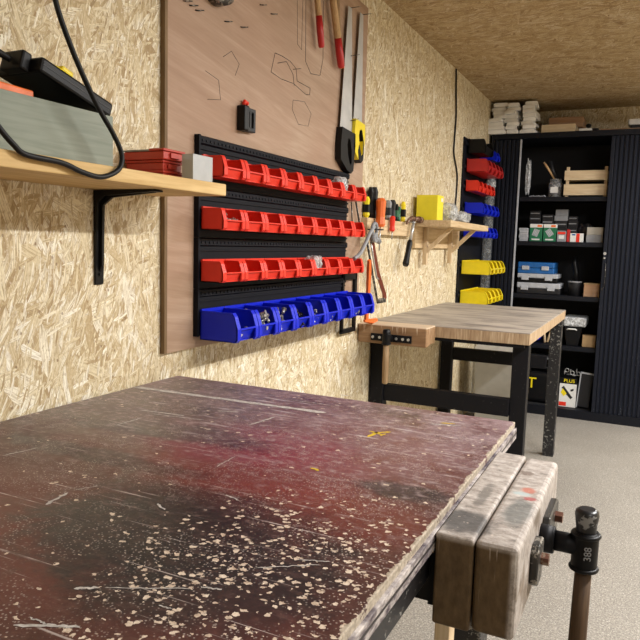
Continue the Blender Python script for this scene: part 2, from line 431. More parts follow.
# ------------------------------------------------------------------ mesh helpers
class MB:
    def __init__(s):
        s.bm = bmesh.new()
    def box(s, x0, x1, y0, y1, z0, z1, bev=0.0, mat=None, seg=2):
        b = bmesh.new()
        bmesh.ops.create_cube(b, size=1.0)
        for v in b.verts:
            v.co = Vector(((x0 + x1) / 2 + v.co.x * (x1 - x0), (y0 + y1) / 2 + v.co.y * (y1 - y0), (z0 + z1) / 2 + v.co.z * (z1 - z0)))
        if bev:
            bmesh.ops.bevel(b, geom=b.edges[:], offset=bev, segments=seg, affect='EDGES', profile=0.5)
        return s._add(b, mat)
    def _add(s, b, mat=None):
        if mat is not None:
            bmesh.ops.transform(b, matrix=mat, verts=b.verts[:])
        mp = {}
        for v in b.verts:
            mp[v] = s.bm.verts.new(v.co)
        for f in b.faces:
            try:
                nf = s.bm.faces.new([mp[v] for v in f.verts])
                nf.smooth = f.smooth
            except ValueError:
                pass
        b.free()
        return s
    def prism(s, poly, axis, a, b_, bev=0.0, mat=None):
        """extrude a 2D polygon along an axis; poly gives the two other coordinates in xyz order"""
        b = bmesh.new()
        def P3(p, t_):
            l = list(p)
            l.insert(axis, t_)
            return l
        A = [b.verts.new(P3(p, a)) for p in poly]
        B = [b.verts.new(P3(p, b_)) for p in poly]
        n = len(poly)
        b.faces.new(A)
        b.faces.new(B[::-1])
        for i in range(n):
            b.faces.new((A[i], B[i], B[(i + 1) % n], A[(i + 1) % n]))
        bmesh.ops.recalc_face_normals(b, faces=b.faces[:])
        if bev:
            bmesh.ops.bevel(b, geom=b.edges[:], offset=bev, segments=1, affect='EDGES')
        return s._add(b, mat)
    def tube(s, pts, r, n=12, smooth=True, caps=True, closed=False):
        pts = [Vector(p) for p in pts]
        if not isinstance(r, (list, tuple)):
            r = [r] * len(pts)
        b = bmesh.new()
        rings = []
        ref = None
        L = len(pts)
        for i, p in enumerate(pts):
            d = (pts[min(i + 1, L - 1)] - pts[max(i - 1, 0)])
            if closed:
                d = pts[(i + 1) % L] - pts[i - 1]
            d.normalize()
            if ref is None:
                ref = Vector((0, 0, 1)) if abs(d.z) < 0.9 else Vector((1, 0, 0))
                ref = (ref - d * ref.dot(d)).normalized()
            else:
                ref = (ref - d * ref.dot(d))
                ref = ref.normalized() if ref.length > 1e-6 else d.orthogonal().normalized()
            bi = d.cross(ref)
            rings.append([b.verts.new(p + (ref * math.cos(2 * math.pi * k / n) + bi * math.sin(2 * math.pi * k / n)) * r[i]) for k in range(n)])
        for i in range(L if closed else L - 1):
            A, B = rings[i], rings[(i + 1) % L]
            for k in range(n):
                f = b.faces.new((A[k], A[(k + 1) % n], B[(k + 1) % n], B[k]))
                f.smooth = smooth
        if caps and not closed:
            b.faces.new(rings[0][::-1])
            b.faces.new(rings[-1])
        bmesh.ops.recalc_face_normals(b, faces=b.faces[:])
        return s._add(b)
    def cyl(s, p0, p1, r, n=20, r1=None, smooth=True):
        return s.tube([p0, p1], [r, r if r1 is None else r1], n, smooth)
    def ring(s, c, R_, r, axis='z', n=24, k=8):
        pts = []
        for i in range(n):
            a = 2 * math.pi * i / n
            u, v = math.cos(a) * R_, math.sin(a) * R_
            pts.append({'z': (c[0] + u, c[1] + v, c[2]), 'x': (c[0], c[1] + u, c[2] + v), 'y': (c[0] + u, c[1], c[2] + v)}[axis])
        return s.tube(pts, r, k, closed=True)
    def blobm(s, c, rad, seed=0, amp=0.15, sub=3, sq=1.0):
        b = bmesh.new()
        bmesh.ops.create_icosphere(b, subdivisions=sub, radius=1.0)
        rr = random.Random(seed)
        ph = [rr.uniform(0, 6) for _ in range(6)]
        for v in b.verts:
            d = v.co.copy()
            d = Vector([math.copysign(abs(q_) ** sq, q_) for q_ in d])
            k = 1 + amp * (math.sin(d.x * 4 + ph[0]) * math.cos(d.y * 5 + ph[1]) + 0.6 * math.sin(d.z * 9 + ph[2] + d.x * 6) + 0.5 * math.sin(d.y * 13 + ph[3]))
            v.co = Vector((c[0] + d.x * rad[0] * k, c[1] + d.y * rad[1] * k, c[2] + d.z * rad[2] * k))
        for f in b.faces:
            f.smooth = True
        return s._add(b)
    def flip(s):
        bmesh.ops.recalc_face_normals(s.bm, faces=s.bm.faces[:])
        return s
    def build(s, name, mat, parent=None, origin=None):
        me = bpy.data.meshes.new(name)
        if origin is None:
            origin = parent.matrix_basis.translation if (parent and parent.parent is None) else (WL.get(parent.name, Vector()) if parent else Vector((0, 0, 0)))
        origin = Vector(origin)
        for v in s.bm.verts:
            v.co -= origin
        s.bm.to_mesh(me)
        s.bm.free()
        for mm in (mat if isinstance(mat, (list, tuple)) else [mat]):
            me.materials.append(M[mm] if isinstance(mm, str) else mm)
        o = bpy.data.objects.new(name, me)
        COL.objects.link(o)
        if parent:
            o.parent = parent
            pw = WL[parent.name]
            o.location = origin - pw
        else:
            o.location = origin
        WL[o.name] = origin.copy()
        return o
WL = {}
def tag(o, label=None, cat=None, group=None, kind=None):
    if label: o['label'] = label
    if cat: o['category'] = cat
    if group: o['group'] = group
    if kind: o['kind'] = kind
    return o
def thing(name, loc, label, cat, group=None):
    o = bpy.data.objects.new(name, None)
    o.empty_display_size = 0.05
    COL.objects.link(o)
    o.location = loc
    WL[o.name] = Vector(loc)
    return tag(o, label, cat, group)
def keep_world(mat_name):
    pass
# textures use object coordinates: parts whose pattern is placed by world position keep origin at (0,0,0)
W0 = (0, 0, 0)
def rotm(c, ax, deg):
    c = Vector(c)
    return Matrix.Translation(c) @ Matrix.Rotation(R(deg), 4, ax) @ Matrix.Translation(-c)
def text_mesh(name, s, size, mat, parent, mw, depth=0.0006, origin=None):
    cu = bpy.data.curves.new(name, 'FONT')
    cu.body = s
    cu.size = size
    cu.extrude = depth
    cu.align_x = 'CENTER'
    cu.align_y = 'CENTER'
    to = bpy.data.objects.new(name + '_src', cu)
    COL.objects.link(to)
    dg = bpy.context.evaluated_depsgraph_get()
    me = bpy.data.meshes.new_from_object(to.evaluated_get(dg))
    bpy.data.objects.remove(to)
    bpy.data.curves.remove(cu)
    b = MB()
    tmp = bmesh.new()
    tmp.from_mesh(me)
    b._add(tmp, mw)
    bpy.data.meshes.remove(me)
    return b.build(name, mat, parent)
def spline(pts, k=10):
    """Catmull-Rom through points"""
    P = [Vector(p) for p in pts]
    P = [2 * P[0] - P[1]] + P + [2 * P[-1] - P[-2]]
    out = []
    for i in range(1, len(P) - 2):
        for j in range(k):
            u = j / k
            a, b_, c, d = P[i - 1], P[i], P[i + 1], P[i + 2]
            out.append(0.5 * ((2 * b_) + (c - a) * u + (2 * a - 5 * b_ + 4 * c - d) * u * u + (3 * b_ - a - 3 * c + d) * u ** 3))
    out.append(P[-2])
    return out
ORD = ['first', 'second', 'third', 'fourth', 'fifth', 'sixth', 'seventh', 'eighth', 'ninth', 'tenth', 'eleventh', 'twelfth']

# ------------------------------------------------------------------ the room
def struct(o):
    return tag(o, kind='structure')
struct(MB().box(0, ROOM_X, ROOM_Y0, ROOM_Y1, -0.1, 0).build('floor', 'concrete'))
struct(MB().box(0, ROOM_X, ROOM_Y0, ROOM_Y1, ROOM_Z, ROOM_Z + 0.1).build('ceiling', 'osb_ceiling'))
struct(MB().box(-0.1, 0, ROOM_Y0, ROOM_Y1, 0, ROOM_Z).build('wall_left', 'osb_wall'))
struct(MB().box(0, ROOM_X, ROOM_Y1, ROOM_Y1 + 0.1, 0, ROOM_Z).build('wall_back', 'osb_back'))
struct(MB().box(ROOM_X, ROOM_X + 0.1, ROOM_Y0, ROOM_Y1, 0, ROOM_Z).build('wall_right', 'osb_wall'))
struct(MB().box(0, ROOM_X, ROOM_Y0 - 0.1, ROOM_Y0, 0, ROOM_Z).build('wall_front', 'osb_back'))
for i, (lx, ly, ll, pw) in enumerate(LAMPS):
    o = thing('ceiling_light', (lx, ly, ROOM_Z - 0.08), ['long white batten light on the ceiling right of the near bench',
              'white batten light on the ceiling nearest the black cabinet', 'white batten light on the ceiling behind the viewpoint'][i], 'ceiling light', 'batten lights')
    MB().box(lx - 0.06, lx + 0.06, ly - ll / 2, ly + ll / 2, ROOM_Z - 0.03, ROOM_Z, 0.005).build('housing', 'white', o)
    MB().box(lx - 0.05, lx + 0.05, ly - ll / 2 + 0.01, ly + ll / 2 - 0.01, ROOM_Z - 0.075, ROOM_Z - 0.03, 0.015).build('diffuser', 'emit', o)

# ------------------------------------------------------------------ near workbench
B = thing('workbench', (0.435, 0.62, 0), 'paint-stained dark red workbench with chipped top filling the foreground', 'workbench')
Y0, Y1, XR, ZT = -0.15, 1.390, 0.873, 0.81
tb = MB().box(0.012, XR - 0.004, Y0, Y1, ZT - 0.012, ZT, 0.0015).build('tabletop', 'top_paint', B, W0)
e = MB().box(0.012, XR, Y0, Y1, ZT - 0.034, ZT - 0.012, 0.001).build('edge_band', 'spattered_edge', B, W0)
e['label'] = 'pale spattered layered edge'
MB().box(0.78, XR - 0.012, Y0 + 0.02, Y1 - 0.02, ZT - 0.085, ZT - 0.034, 0.002).build('apron', 'spattered_metal', B)
MB().box(0.02, XR - 0.012, Y1 - 0.06, Y1 - 0.02, ZT - 0.085, ZT - 0.034, 0.002).build('apron', 'black_metal', B)
MB().box(0.02, 0.07, Y0 + 0.02, Y1 - 0.06, ZT - 0.085, ZT - 0.034, 0.002).build('apron', 'black_metal', B)
for lx in (0.03, 0.775):
    for ly in (Y0 + 0.03, Y1 - 0.105):
        MB().box(lx, lx + 0.07, ly, ly + 0.07, 0, ZT - 0.086, 0.003).build('leg', 'spattered_metal' if lx > 0.5 else 'black_metal', B)
MB().box(0.04, 0.80, Y1 - 0.075, Y1 - 0.035, 0.42, 0.49, 0.002).build('stretcher', 'black_metal', B)
# paint marks on the top
mk = MB()
def stroke(mb, pts, w, z=ZT + 0.0004):
    P = [Vector((p[0], p[1], 0)) for p in pts]
    b = bmesh.new()
    L_, R_ = [], []
    rr = random.Random(len(pts) + int(pts[0][0] * 1000))
    for i, p in enumerate(P):
        d = (P[min(i + 1, len(P) - 1)] - P[max(i - 1, 0)]).normalized()
        nrm = Vector((-d.y, d.x, 0))
        ww = w * (0.25 if i in (0, len(P) - 1) else rr.uniform(0.6, 1.15))
        L_.append(b.verts.new((p.x + nrm.x * ww, p.y + nrm.y * ww, z)))
        R_.append(b.verts.new((p.x - nrm.x * ww, p.y - nrm.y * ww, z)))
    for i in range(len(P) - 1):
        b.faces.new((L_[i], L_[i + 1], R_[i + 1], R_[i]))
    for f in b.faces:
        if f.normal.z < 0:
            f.normal_flip()
    mb._add(b)
def line(mb, a, b_, w, n=14, wob=0.002):
    A, B_ = a, b_
    stroke(mb, [(A[0] + (B_[0] - A[0]) * i / n + random.uniform(-wob, wob), A[1] + (B_[1] - A[1]) * i / n + random.uniform(-wob, wob)) for i in range(n + 1)], w)
line(mk, (0.014, 1.223), (0.508, 1.247), 0.0085, 26, 0.0012)
for a, b_, ww in [((0.172, 1.062), (0.278, 1.072), .003), ((0.213, 0.953), (0.217, 1.016), .003), ((0.213, 1.050), (0.330, 1.068), .002), ((0.424, 1.084), (0.435, 1.162), .003), ((0.157, 0.894), (0.227, 0.800), .0), ((0.187, 0.720), (0.201, 0.778), .0022),
                 ((0.403, 0.612), (0.396, 0.657), .0035), ((0.396, 0.670), (0.412, 0.697), .0014), ((0.599, 0.473), (0.618, 0.486), .003), ((0.624, 0.489), (0.699, 0.529), .0011), ((0.706, 0.537), (0.729, 0.543), .0016),
                 ((0.600, 0.400), (0.654, 0.426), .003), ((0.603, 0.415), (0.626, 0.415), .0016), ((0.693, 0.490), (0.707, 0.490), .0012), ((0.509, 0.845), (0.505, 0.912), .0008), ((0.527, 0.688), (0.548, 0.676), .002), ((0.586, 0.759), (0.616, 0.751), .0012),
                 ((0.464, 1.416), (0.488, 1.419), .003), ((0.311, 1.141), (0.350, 1.156), .003), ((0.389, 1.308), (0.486, 1.314), .0015), ((0.497, 1.290), (0.608, 1.426), .0), ((-0.014, 1.025), (0.085, 1.068), .0012), ((0.105, 0.991), (0.155, 1.051), .001), ((0.723, 1.279), (0.782, 1.299), .003), ((0.733, 0.599), (0.792, 0.640), .0012), ((0.767, 0.639), (0.799, 0.652), .0012)]:
    if ww > 0:
        line(mk, a, b_, ww * .75, 12, 0.0012)
mk.build('paint_streaks', plain('streak_white', (0.66, 0.62, 0.58), 0.6, var=0.25, sc=160), B)['kind'] = 'stuff'
mk = MB()
for a, b_, ww in [((0.650, 1.129), (0.654, 1.170), .004), ((0.650, 1.160), (0.676, 1.183), .004), ((0.637, 1.167), (0.670, 1.156), .003), ((0.667, 1.147), (0.672, 1.165), .003), ((0.638, 0.922), (0.655, 0.916), .003), ((0.738, 1.298), (0.766, 1.307), .003)]:
    line(mk, a, b_, ww, 5, 0.001)
mk.build('paint_splash', plain('splash_yellow', (0.75, 0.52, 0.03), 0.5), B)['kind'] = 'stuff'
# vise on the right-hand side
def jaw(x0, x1, y0, y1, z0, z1, mat, P_, nm, bev=0.009):
    return MB().box(x0, x1, y0, y1, z0, z1, bev, seg=3).build(nm, mat, P_, W0)
jaw(0.8745, 0.923, 0.805, 1.195, 0.680, 0.802, 'vise_wood', B, 'fixed_jaw', 0.004)
jaw(0.9245, 0.978, 0.805, 1.190, 0.682, 0.802, 'vise_wood', B, 'moving_jaw', 0.008)
MB().box(0.8615, 0.8740, 0.83, 1.17, 0.690, 0.770).build('vise_mount', 'black_metal', B)
pl = MB().prism([(0.905, 0.714), (0.918, 0.706), (0.950, 0.706), (0.958, 0.714), (0.958, 0.757), (0.950, 0.765), (0.918, 0.765), (0.905, 0.757)], 0, 0.978, 0.989, 0.002).build('screw_plate', 'dark_steel', B)
pl2 = MB().prism([(1.010, 0.722), (1.020, 0.710), (1.110, 0.714), (1.122, 0.724), (1.122, 0.756), (1.110, 0.766), (1.020, 0.766), (1.010, 0.756)], 0, 0.978, 0.989, 0.002).build('screw_plate', 'dark_steel', B)
def bolt(c, r, l, P_, mat='rust', ax='x'):
    e0 = Vector(c)
    e1 = e0 + (Vector((l, 0, 0)) if ax == 'x' else Vector((0, -l, 0)))
    return MB().cyl(e0, e1, r, 6, smooth=False).build('bolt', mat, P_)
bolt((0.989, 0.938, 0.738), 0.009, 0.010, pl)
bolt((0.989, 1.085, 0.745), 0.009, 0.011, pl2)
sc = MB().cyl((0.978, 1.0, 0.742), (0.996, 1.0, 0.742), 0.020, 24).ring((0.996, 1.0, 0.742), 0.017, 0.003, 'x')
sc.cyl((0.996, 1.0, 0.742), (1.030, 1.0, 0.742), 0.0145, 24)
sk = sc.build('screw_collar', 'black_metal', B)
sd = MB()
cx, cy = 1.040, 1.0
sd.tube([(cx, cy, 0.707), (cx, cy, 0.712), (cx, cy, 0.761), (cx, cy, 0.765)], [0.0165, 0.018, 0.018, 0.0165], 28)
sd.ring((cx, cy, 0.711), 0.0175, 0.0034, 'z').ring((cx, cy, 0.760), 0.0175, 0.0034, 'z')
so = sd.build('screw_head', 'black', B)
so['label'] = 'black barrel of the vise screw with raised numbers'
ang = -1.5162
mw = Matrix.Translation(Vector((cx + 0.0180 * math.cos(ang + .25), cy + 0.0180 * math.sin(ang + .25), 0.738))) @ Matrix.Rotation(ang + .25 + math.pi / 2, 4, 'Z') @ Matrix.Rotation(R(90), 4, 'X') @ Matrix.Rotation(R(90), 4, 'Z')
text_mesh('raised_numbers', '388', 0.014, 'grey', so, mw)
MB().tube([(cx, cy, 0.764), (cx, cy, 0.766), (cx - .0005, cy, 0.789), (cx - .0005, cy, 0.795), (cx - .0005, cy, 0.798)], [0.0135, 0.0135, 0.0165, 0.0155, 0.011], 24).build('handle_cap', worn('worn_cap', (0.012, 0.012, 0.014), (0.22, 0.22, 0.22), 0.60, 30, 0.35), B)
MB().tube([(cx, cy, 0.708), (cx - 0.001, cy, 0.60), (cx - 0.002, cy, 0.47), (cx - 0.002, cy, 0.465)], [0.0115, 0.0125, 0.0125, 0.009], 20).build('handle', 'old_handle', B)

# pale batten under the near bench
tag(MB().box(0.795, 0.822, 1.12, 1.16, 0.0, 0.72, 0.002).build('wooden_batten', 'pine_z', None, (0.81, 1.14, 0)), 'pale wooden batten standing in the dark under the near red bench', 'batten')

# ------------------------------------------------------------------ far workbench
F = thing('workbench', (0.34, 3.32, 0), 'bare wood workbench on black legs in front of the black cabinet', 'workbench')
FY0, FY1, FX, FZ = 2.738, 3.965, 0.686, 0.83
MB().box(0.006, FX, FY0, FY1, FZ - 0.004, FZ, 0.001).build('tabletop', 'beech', F, W0)
MB().box(0.006, FX, FY0, FY1, FZ - 0.048, FZ - 0.004, 0.001).build('tabletop_edge', 'beech_edge', F, W0)
for lx, ly, k in ((0.006, FY0 + 0.022, 0), (FX - 0.072, FY0 + 0.05, 0), (0.012, FY1 - 0.09, 0), (FX - 0.068, FY1 - 0.06, 1)):
    MB().box(lx, lx + (0.06 if k else 0.064), ly, ly + 0.055, 0, FZ - 0.05, 0.003).build('leg', 'spattered_metal' if k else 'black_metal', F)
MB().box(0.0705, FX - 0.0725, FY0 + 0.035, FY0 + 0.075, 0.475, 0.548, 0.002).build('stretcher', 'black_metal', F)
MB().box(0.082, FX - 0.075, FY1 - 0.085, FY1 - 0.045, 0.50, 0.572, 0.002).build('stretcher', 'black_metal', F)
MB().box(0.02, FX - 0.02, FY0 + 0.005, FY0 + 0.019, FZ - 0.062, FZ - 0.049).build('apron', 'black_metal', F)
MB().box(0.02, FX - 0.02, FY1 - 0.12, FY1 - 0.105, FZ - 0.085, FZ - 0.049).build('apron', 'black_metal', F)
jaw(0.004, 0.303, 2.668, 2.7375, 0.758, 0.832, 'vise_wood_far', F, 'fixed_jaw', 0.004)
jaw(0.004, 0.303, 2.612, 2.667, 0.752, 0.832, 'vise_wood_far', F, 'moving_jaw', 0.005)
MB().box(0.08, 0.26, 2.7385, 2.80, 0.7605, 0.7815).build('vise_mount', 'black_metal', F)
vp_ = MB().box(0.065, 0.242, 2.605, 2.612, 0.765, 0.795, 0.001).build('screw_plate', 'black_metal', F)
for bx in (0.075, 0.105, 0.178, 0.206, 0.230):
    bolt((bx, 2.605, 0.780), 0.0062, 0.004, vp_, 'steel', 'y')
MB().cyl((0.150, 2.610, 0.782), (0.150, 2.57, 0.782), 0.013).build('screw_collar', 'black_metal', F)
MB().tube([(0.150, 2.565, 0.758), (0.150, 2.565, 0.762), (0.150, 2.565, 0.802), (0.150, 2.565, 0.818), (0.150, 2.565, 0.822)], [0.016, 0.018, 0.017, 0.015, 0.011], 20).ring((0.150, 2.565, 0.762), 0.017, 0.003).ring((0.150, 2.565, 0.80), 0.016, 0.003).build('screw_head', 'black', F)
MB().tube([(0.150, 2.565, 0.759), (0.151, 2.565, 0.68), (0.151, 2.565, 0.60), (0.151, 2.565, 0.596)], [0.0115, 0.0135, 0.012, 0.009], 16).build('handle', 'mid_handle', F)

# ------------------------------------------------------------------ tool board on the left wall
TB = thing('tool_board', (0.0, 1.96, 0.874), 'brown plywood tool board with pencil outlines, screwed to the left wall', 'board')
BY0, BY1, BZ0, BZ1, BT = 1.345, 2.585, 0.874, 2.092, 0.012
MB().box(0.0006, BT, BY0, BY1, BZ0, BZ1).build('board', 'plywood', TB, W0)
MB().box(0.0006, BT + 0.002, BY0 - 0.011, BY0 - 0.0005, BZ0, BZ1).build('edge_strip', wood('edge_strip_wood', (0.24, 0.155, 0.075), (0.13, 0.08, 0.04), 2, 90), TB)['label'] = 'darker wooden edge strip'
ol = MB()
def outl(pts, closed=False, r=0.0009, x=BT + 0.0003):
    P_ = [(x, p[0], p[1]) for p in pts]
    if closed:
        P_.append(P_[0])
    for a, b_ in zip(P_[:-1], P_[1:]):
        ol.cyl(a, b_, r, 4)
outl([(1.836, 1.675), (1.858, 1.736), (1.90, 1.738), (1.954, 1.735), (1.995, 1.722), (2.004, 1.685), (2.098, 1.682), (2.096, 1.660), (2.07, 1.655), (1.98, 1.672), (1.90, 1.668)], True)
outl([(1.875, 1.71), (1.93, 1.728), (1.975, 1.70), (1.985, 1.665)])
outl([(1.975, 1.715), (2.03, 1.73)])
outl([(1.98, 1.62), (2.06, 1.63), (2.11, 1.60), (2.09, 1.555), (2.02, 1.55), (1.975, 1.59)], True, 0.0006)
outl([(1.50, 1.60), (1.56, 1.59), (1.57, 1.54), (1.51, 1.53)], False, 0.0006)
outl([(1.58, 1.655), (1.62, 1.68), (1.66, 1.655), (1.64, 1.62)], False, 0.0006)
outl([(2.05, 1.98), (2.06, 1.76), (2.10, 1.73), (2.17, 1.74), (2.19, 1.80), (2.18, 1.99)], False, 0.0009)
outl([(1.99, 1.98), (2.00, 1.80), (2.03, 1.79), (2.03, 1.98)], False, 0.0006)
ol.build('pencil_outline', 'dark', TB)['kind'] = 'stuff'
def hook(y, z, dy=0.035, dz=0.012, L_=0.03):
    MB().tube([(BT, y, z), (BT + L_, y, z), (BT + L_ + .003, y + dy, z + dz)], 0.0012, 6).build('hook', 'dark_steel', TB)
for y, z in ((1.714, 1.855), (1.764, 1.848), (1.828, 1.842), (1.406, 1.745), (1.43, 1.742), (1.455, 1.738), (1.585, 1.749), (1.664, 1.757)):
    MB().tube([(BT, y, z), (BT + 0.006, y + 0.002, z - 0.001), (BT + 0.008, y + 0.026, z + 0.006)], 0.0016, 6).build('hook', 'dark_steel', TB)
for y, z in ((2.413, 1.628), (2.40, 1.862), (2.40, 2.035), (2.50, 2.04), (2.09, 1.985), (2.22, 2.03)):
    hook(y, z)

# saws hung blade up
def saw(nm, tip, bot, wt, wb, mat_h, label, accent=None):
    (ty, tz), (by, bz) = tip, bot
    o = thing(nm, (BT + 0.012, by, bz - 0.15), label, 'saw', 'hand saws on the tool board')
    x0 = BT + 0.012
    d = Vector((by - ty, bz - tz)).normalized()
    nn = Vector((d.y, -d.x))
    if nn.x < 0: nn = -nn
    poly = [(ty - nn.x * wt * .5, tz - nn.y * wt * .5), (ty + nn.x * wt * .5, tz + nn.y * wt * .5), (by + nn.x * wb * .5, bz + nn.y * wb * .5)]
    # teeth on the left edge
    n = 60
    a = Vector((by - nn.x * wb * .5, bz - nn.y * wb * .5))
    b_ = Vector((ty - nn.x * wt * .5, tz - nn.y * wt * .5))
    for i in range(n):
        p = a.lerp(b_, i / n)
        q_ = a.lerp(b_, (i + 0.5) / n) - nn * 0.002
        poly += [tuple(p), tuple(q_)]
    MB().prism(poly, 0, x0, x0 + 0.0015).build('blade', 'blade', o)
    # handle with hand hole
    c = Vector((by, bz)) + d * 0.065
    def L2(u, v): return (c.x + nn.x * u + d.x * v, c.y + nn.y * u + d.y * v)
    out = [(-wb * .5 - .005, -.072), (wb * .5 + .004, -.064), (wb * .5 + .008, -.02), (wb * .5 + .0, .04), (wb * .5 - .004, .075), (wb * .5 - .025, .088), (-.008, .078), (-wb * .5 - .012, .045), (-wb * .5 - .014, -.01)]
    hole = [(-.004, -.040), (.014, -.036), (.030, .002), (.032, .050), (.018, .058), (-.004, .020), (-.012, -.015)]
    b = bmesh.new()
    def lay(x):
        return [b.verts.new((x, *L2(*p))) for p in out], [b.verts.new((x, *L2(*p))) for p in hole]
    xa, xb = x0 - 0.010, x0 + 0.014
    O1, H1 = lay(xa); O2, H2 = lay(xb)
    for (O_, H_) in ((O1, H1), (O2, H2)):
        eds = [b.edges.new((O_[i], O_[(i + 1) % len(O_)])) for i in range(len(O_))] + [b.edges.new((H_[i], H_[(i + 1) % len(H_)])) for i in range(len(H_))]
        bmesh.ops.triangle_fill(b, edges=eds, use_beauty=True)
    for A_, C_ in ((O1, O2), (H1, H2)):
        for i in range(len(A_)):
            j = (i + 1) % len(A_)
            b.faces.new((A_[i], A_[j], C_[j], C_[i]))
    bmesh.ops.recalc_face_normals(b, faces=b.faces[:])
    mb = MB(); mb._add(b)
    h = mb.build('handle', mat_h, o)
    if accent:
        g = MB()
        g.prism([L2(*p) for p in [(.006, -.042), (.016, -.038), (.032, .002), (wb * .5 - .002, .03), (wb * .5 - .004, .075), (wb * .5 - .025, .089), (-.008, .079), (-.016, .045), (-.006, .018), (.018, .060), (.033, .050), (.031, .004)]], 0, xa - 0.001, xb + 0.002, 0.002)
        g.build('grip', accent, h)['label'] = 'black rubber grip'
    return o
saw('hand_saw', (2.380, 2.030), (2.378, 1.582), 0.03, 0.112, 'black', 'long hand saw with an all-black handle, hung blade up on the plywood board')
saw('hand_saw', (2.490, 2.040), (2.485, 1.632), 0.03, 0.084, 'yellow', 'hand saw with a yellow and black handle, nearest the board edge', 'black')
# red-tipped wooden handles
def shaft(nm, a, b_, r, label, cut=0.10):
    a = Vector((BT + 0.026, *a)); b_ = Vector((BT + 0.026, *b_))
    o = thing(nm, b_, label, 'tool', 'red-tipped wooden handles on the tool board')
    u = (b_ - a).normalized()
    k = b_ - u * cut
    MB().tube([a, a.lerp(k, .6), k], [r * 0.8, r * 1.0, r], 14).build('shaft', 'handle_wood', o)
    MB().tube([k, k.lerp(b_, .5), b_ - u * 0.006, b_], [r * 1.02, r * 1.12, r * 1.02, r * .7], 14).build('grip_tip', 'red_dark', o)['label'] = 'red dipped end'
    return o
shaft('wooden_tool', (2.045, 2.10), (2.125, 1.818), 0.0105, 'short wooden tool handle with red end, leftmost of three on the board')
shaft('wooden_tool', (2.155, 2.12), (2.290, 1.792), 0.0125, 'thick wooden tool handle with red end, hanging beside the black saw')
a_ = thing('wooden_tool', (BT + 0.02, 2.262, 1.80), 'thin dark wooden tool handle behind the thick red-tipped one', 'tool', 'red-tipped wooden handles on the tool board')
MB().tube([(BT + 0.006 + .006, 2.245, 2.13), (BT + .012, 2.275, 1.95), (BT + .012, 2.30, 1.86)], [0.010, 0.011, 0.010], 12).build('shaft', 'mid_handle', a_)
MB().tube([(BT + .012, 2.30, 1.86), (BT + .012, 2.325, 1.80)], [0.010, 0.010], 12).build('grip_tip', 'orange', a_)
# dark round tool at the upper edge
o = thing('round_tool', (BT, 1.53, 1.82), 'dark round metal tool cut off by the top edge of the photo', 'tool')
MB().tube([(BT, 1.535, 1.835), (BT + .03, 1.535, 1.835), (BT + .036, 1.535, 1.835)], [0.062, 0.062, 0.05], 28).build('disc', 'dark_steel', o)
MB().cyl((BT + .036, 1.535, 1.835), (BT + .05, 1.535, 1.835), 0.02).build('hub', 'steel', o)
# stapler
o = thing('small_gadget', (BT, 1.685, 1.475), 'small black and silver gadget hung in the middle of the plywood board', 'tool')
MB().box(BT, BT + 0.028, 1.650, 1.675, 1.472, 1.542, 0.004).build('body', 'black', o)
g = MB().box(BT + 0.004, BT + 0.020, 1.676, 1.722, 1.528, 1.540, 0.002).box(BT + 0.004, BT + 0.020, 1.676, 1.722, 1.474, 1.486, 0.002).box(BT + 0.004, BT + 0.020, 1.711, 1.722, 1.482, 1.532, 0.002).box(BT + 0.004, BT + 0.020, 1.690, 1.698, 1.482, 1.532, 0.001).box(BT + 0.002, BT + 0.022, 1.676, 1.684, 1.472, 1.542, 0.001)
g.build('frame', 'dark', o)
MB().tube([(BT + .01, 1.672, 1.543), (BT + .01, 1.676, 1.556), (BT + .01, 1.690, 1.552)], 0.006, 10).build('hanging_loop', 'red', o)

# ------------------------------------------------------------------ near bin rack
def louvre(y0, y1, z0, z1, x0, rails, P_, nm='rail_panel'):
    for zt, zb in rails:
        g = MB().box(x0, x0 + 0.006, y0, y1, zb, zt)
        g.prism([(x0 + .006, zt), (x0 + .013, zt - .004), (x0 + .013, zt - .020), (x0 + .006, zt - .024)], 1, y0 + .004, y1)
        g.box(x0 + .006, x0 + .010, y0 + 0.004, y1, zt - .036, zt - .031)
        g.box(x0 + .006, x0 + .011, y0 + 0.004, y1, zb + .010, zb + .016)
        n = int((y1 - y0) / 0.018)
        for i in range(n):
            yy = y0 + 0.012 + i * 0.018
            g.box(x0 + .012, x0 + .0150, yy, yy + .008, zt - .016, zt - .010)
        n2 = int((y1 - y0) / 0.055)
        for i in range(n2):
            yy = y0 + 0.03 + i * 0.055
            g.box(x0 + .006, x0 + .009, yy, yy + .006, zb + .03, zb + .042)
        g.box(x0, x0 + .016, y0 - .004, y0 + .004, zb, zt, .001)
        g.build(nm, 'panel', P_)
RP = thing('bin_rack', (BT, 1.955, 0.905), 'black louvred rack plates on the plywood board, behind the red bins', 'rack')
louvre(1.458, 2.425, 0.905, 1.432, BT, [(1.432, 1.3025), (1.302, 1.1685), (1.168, 1.0325), (1.032, 0.905)], RP)

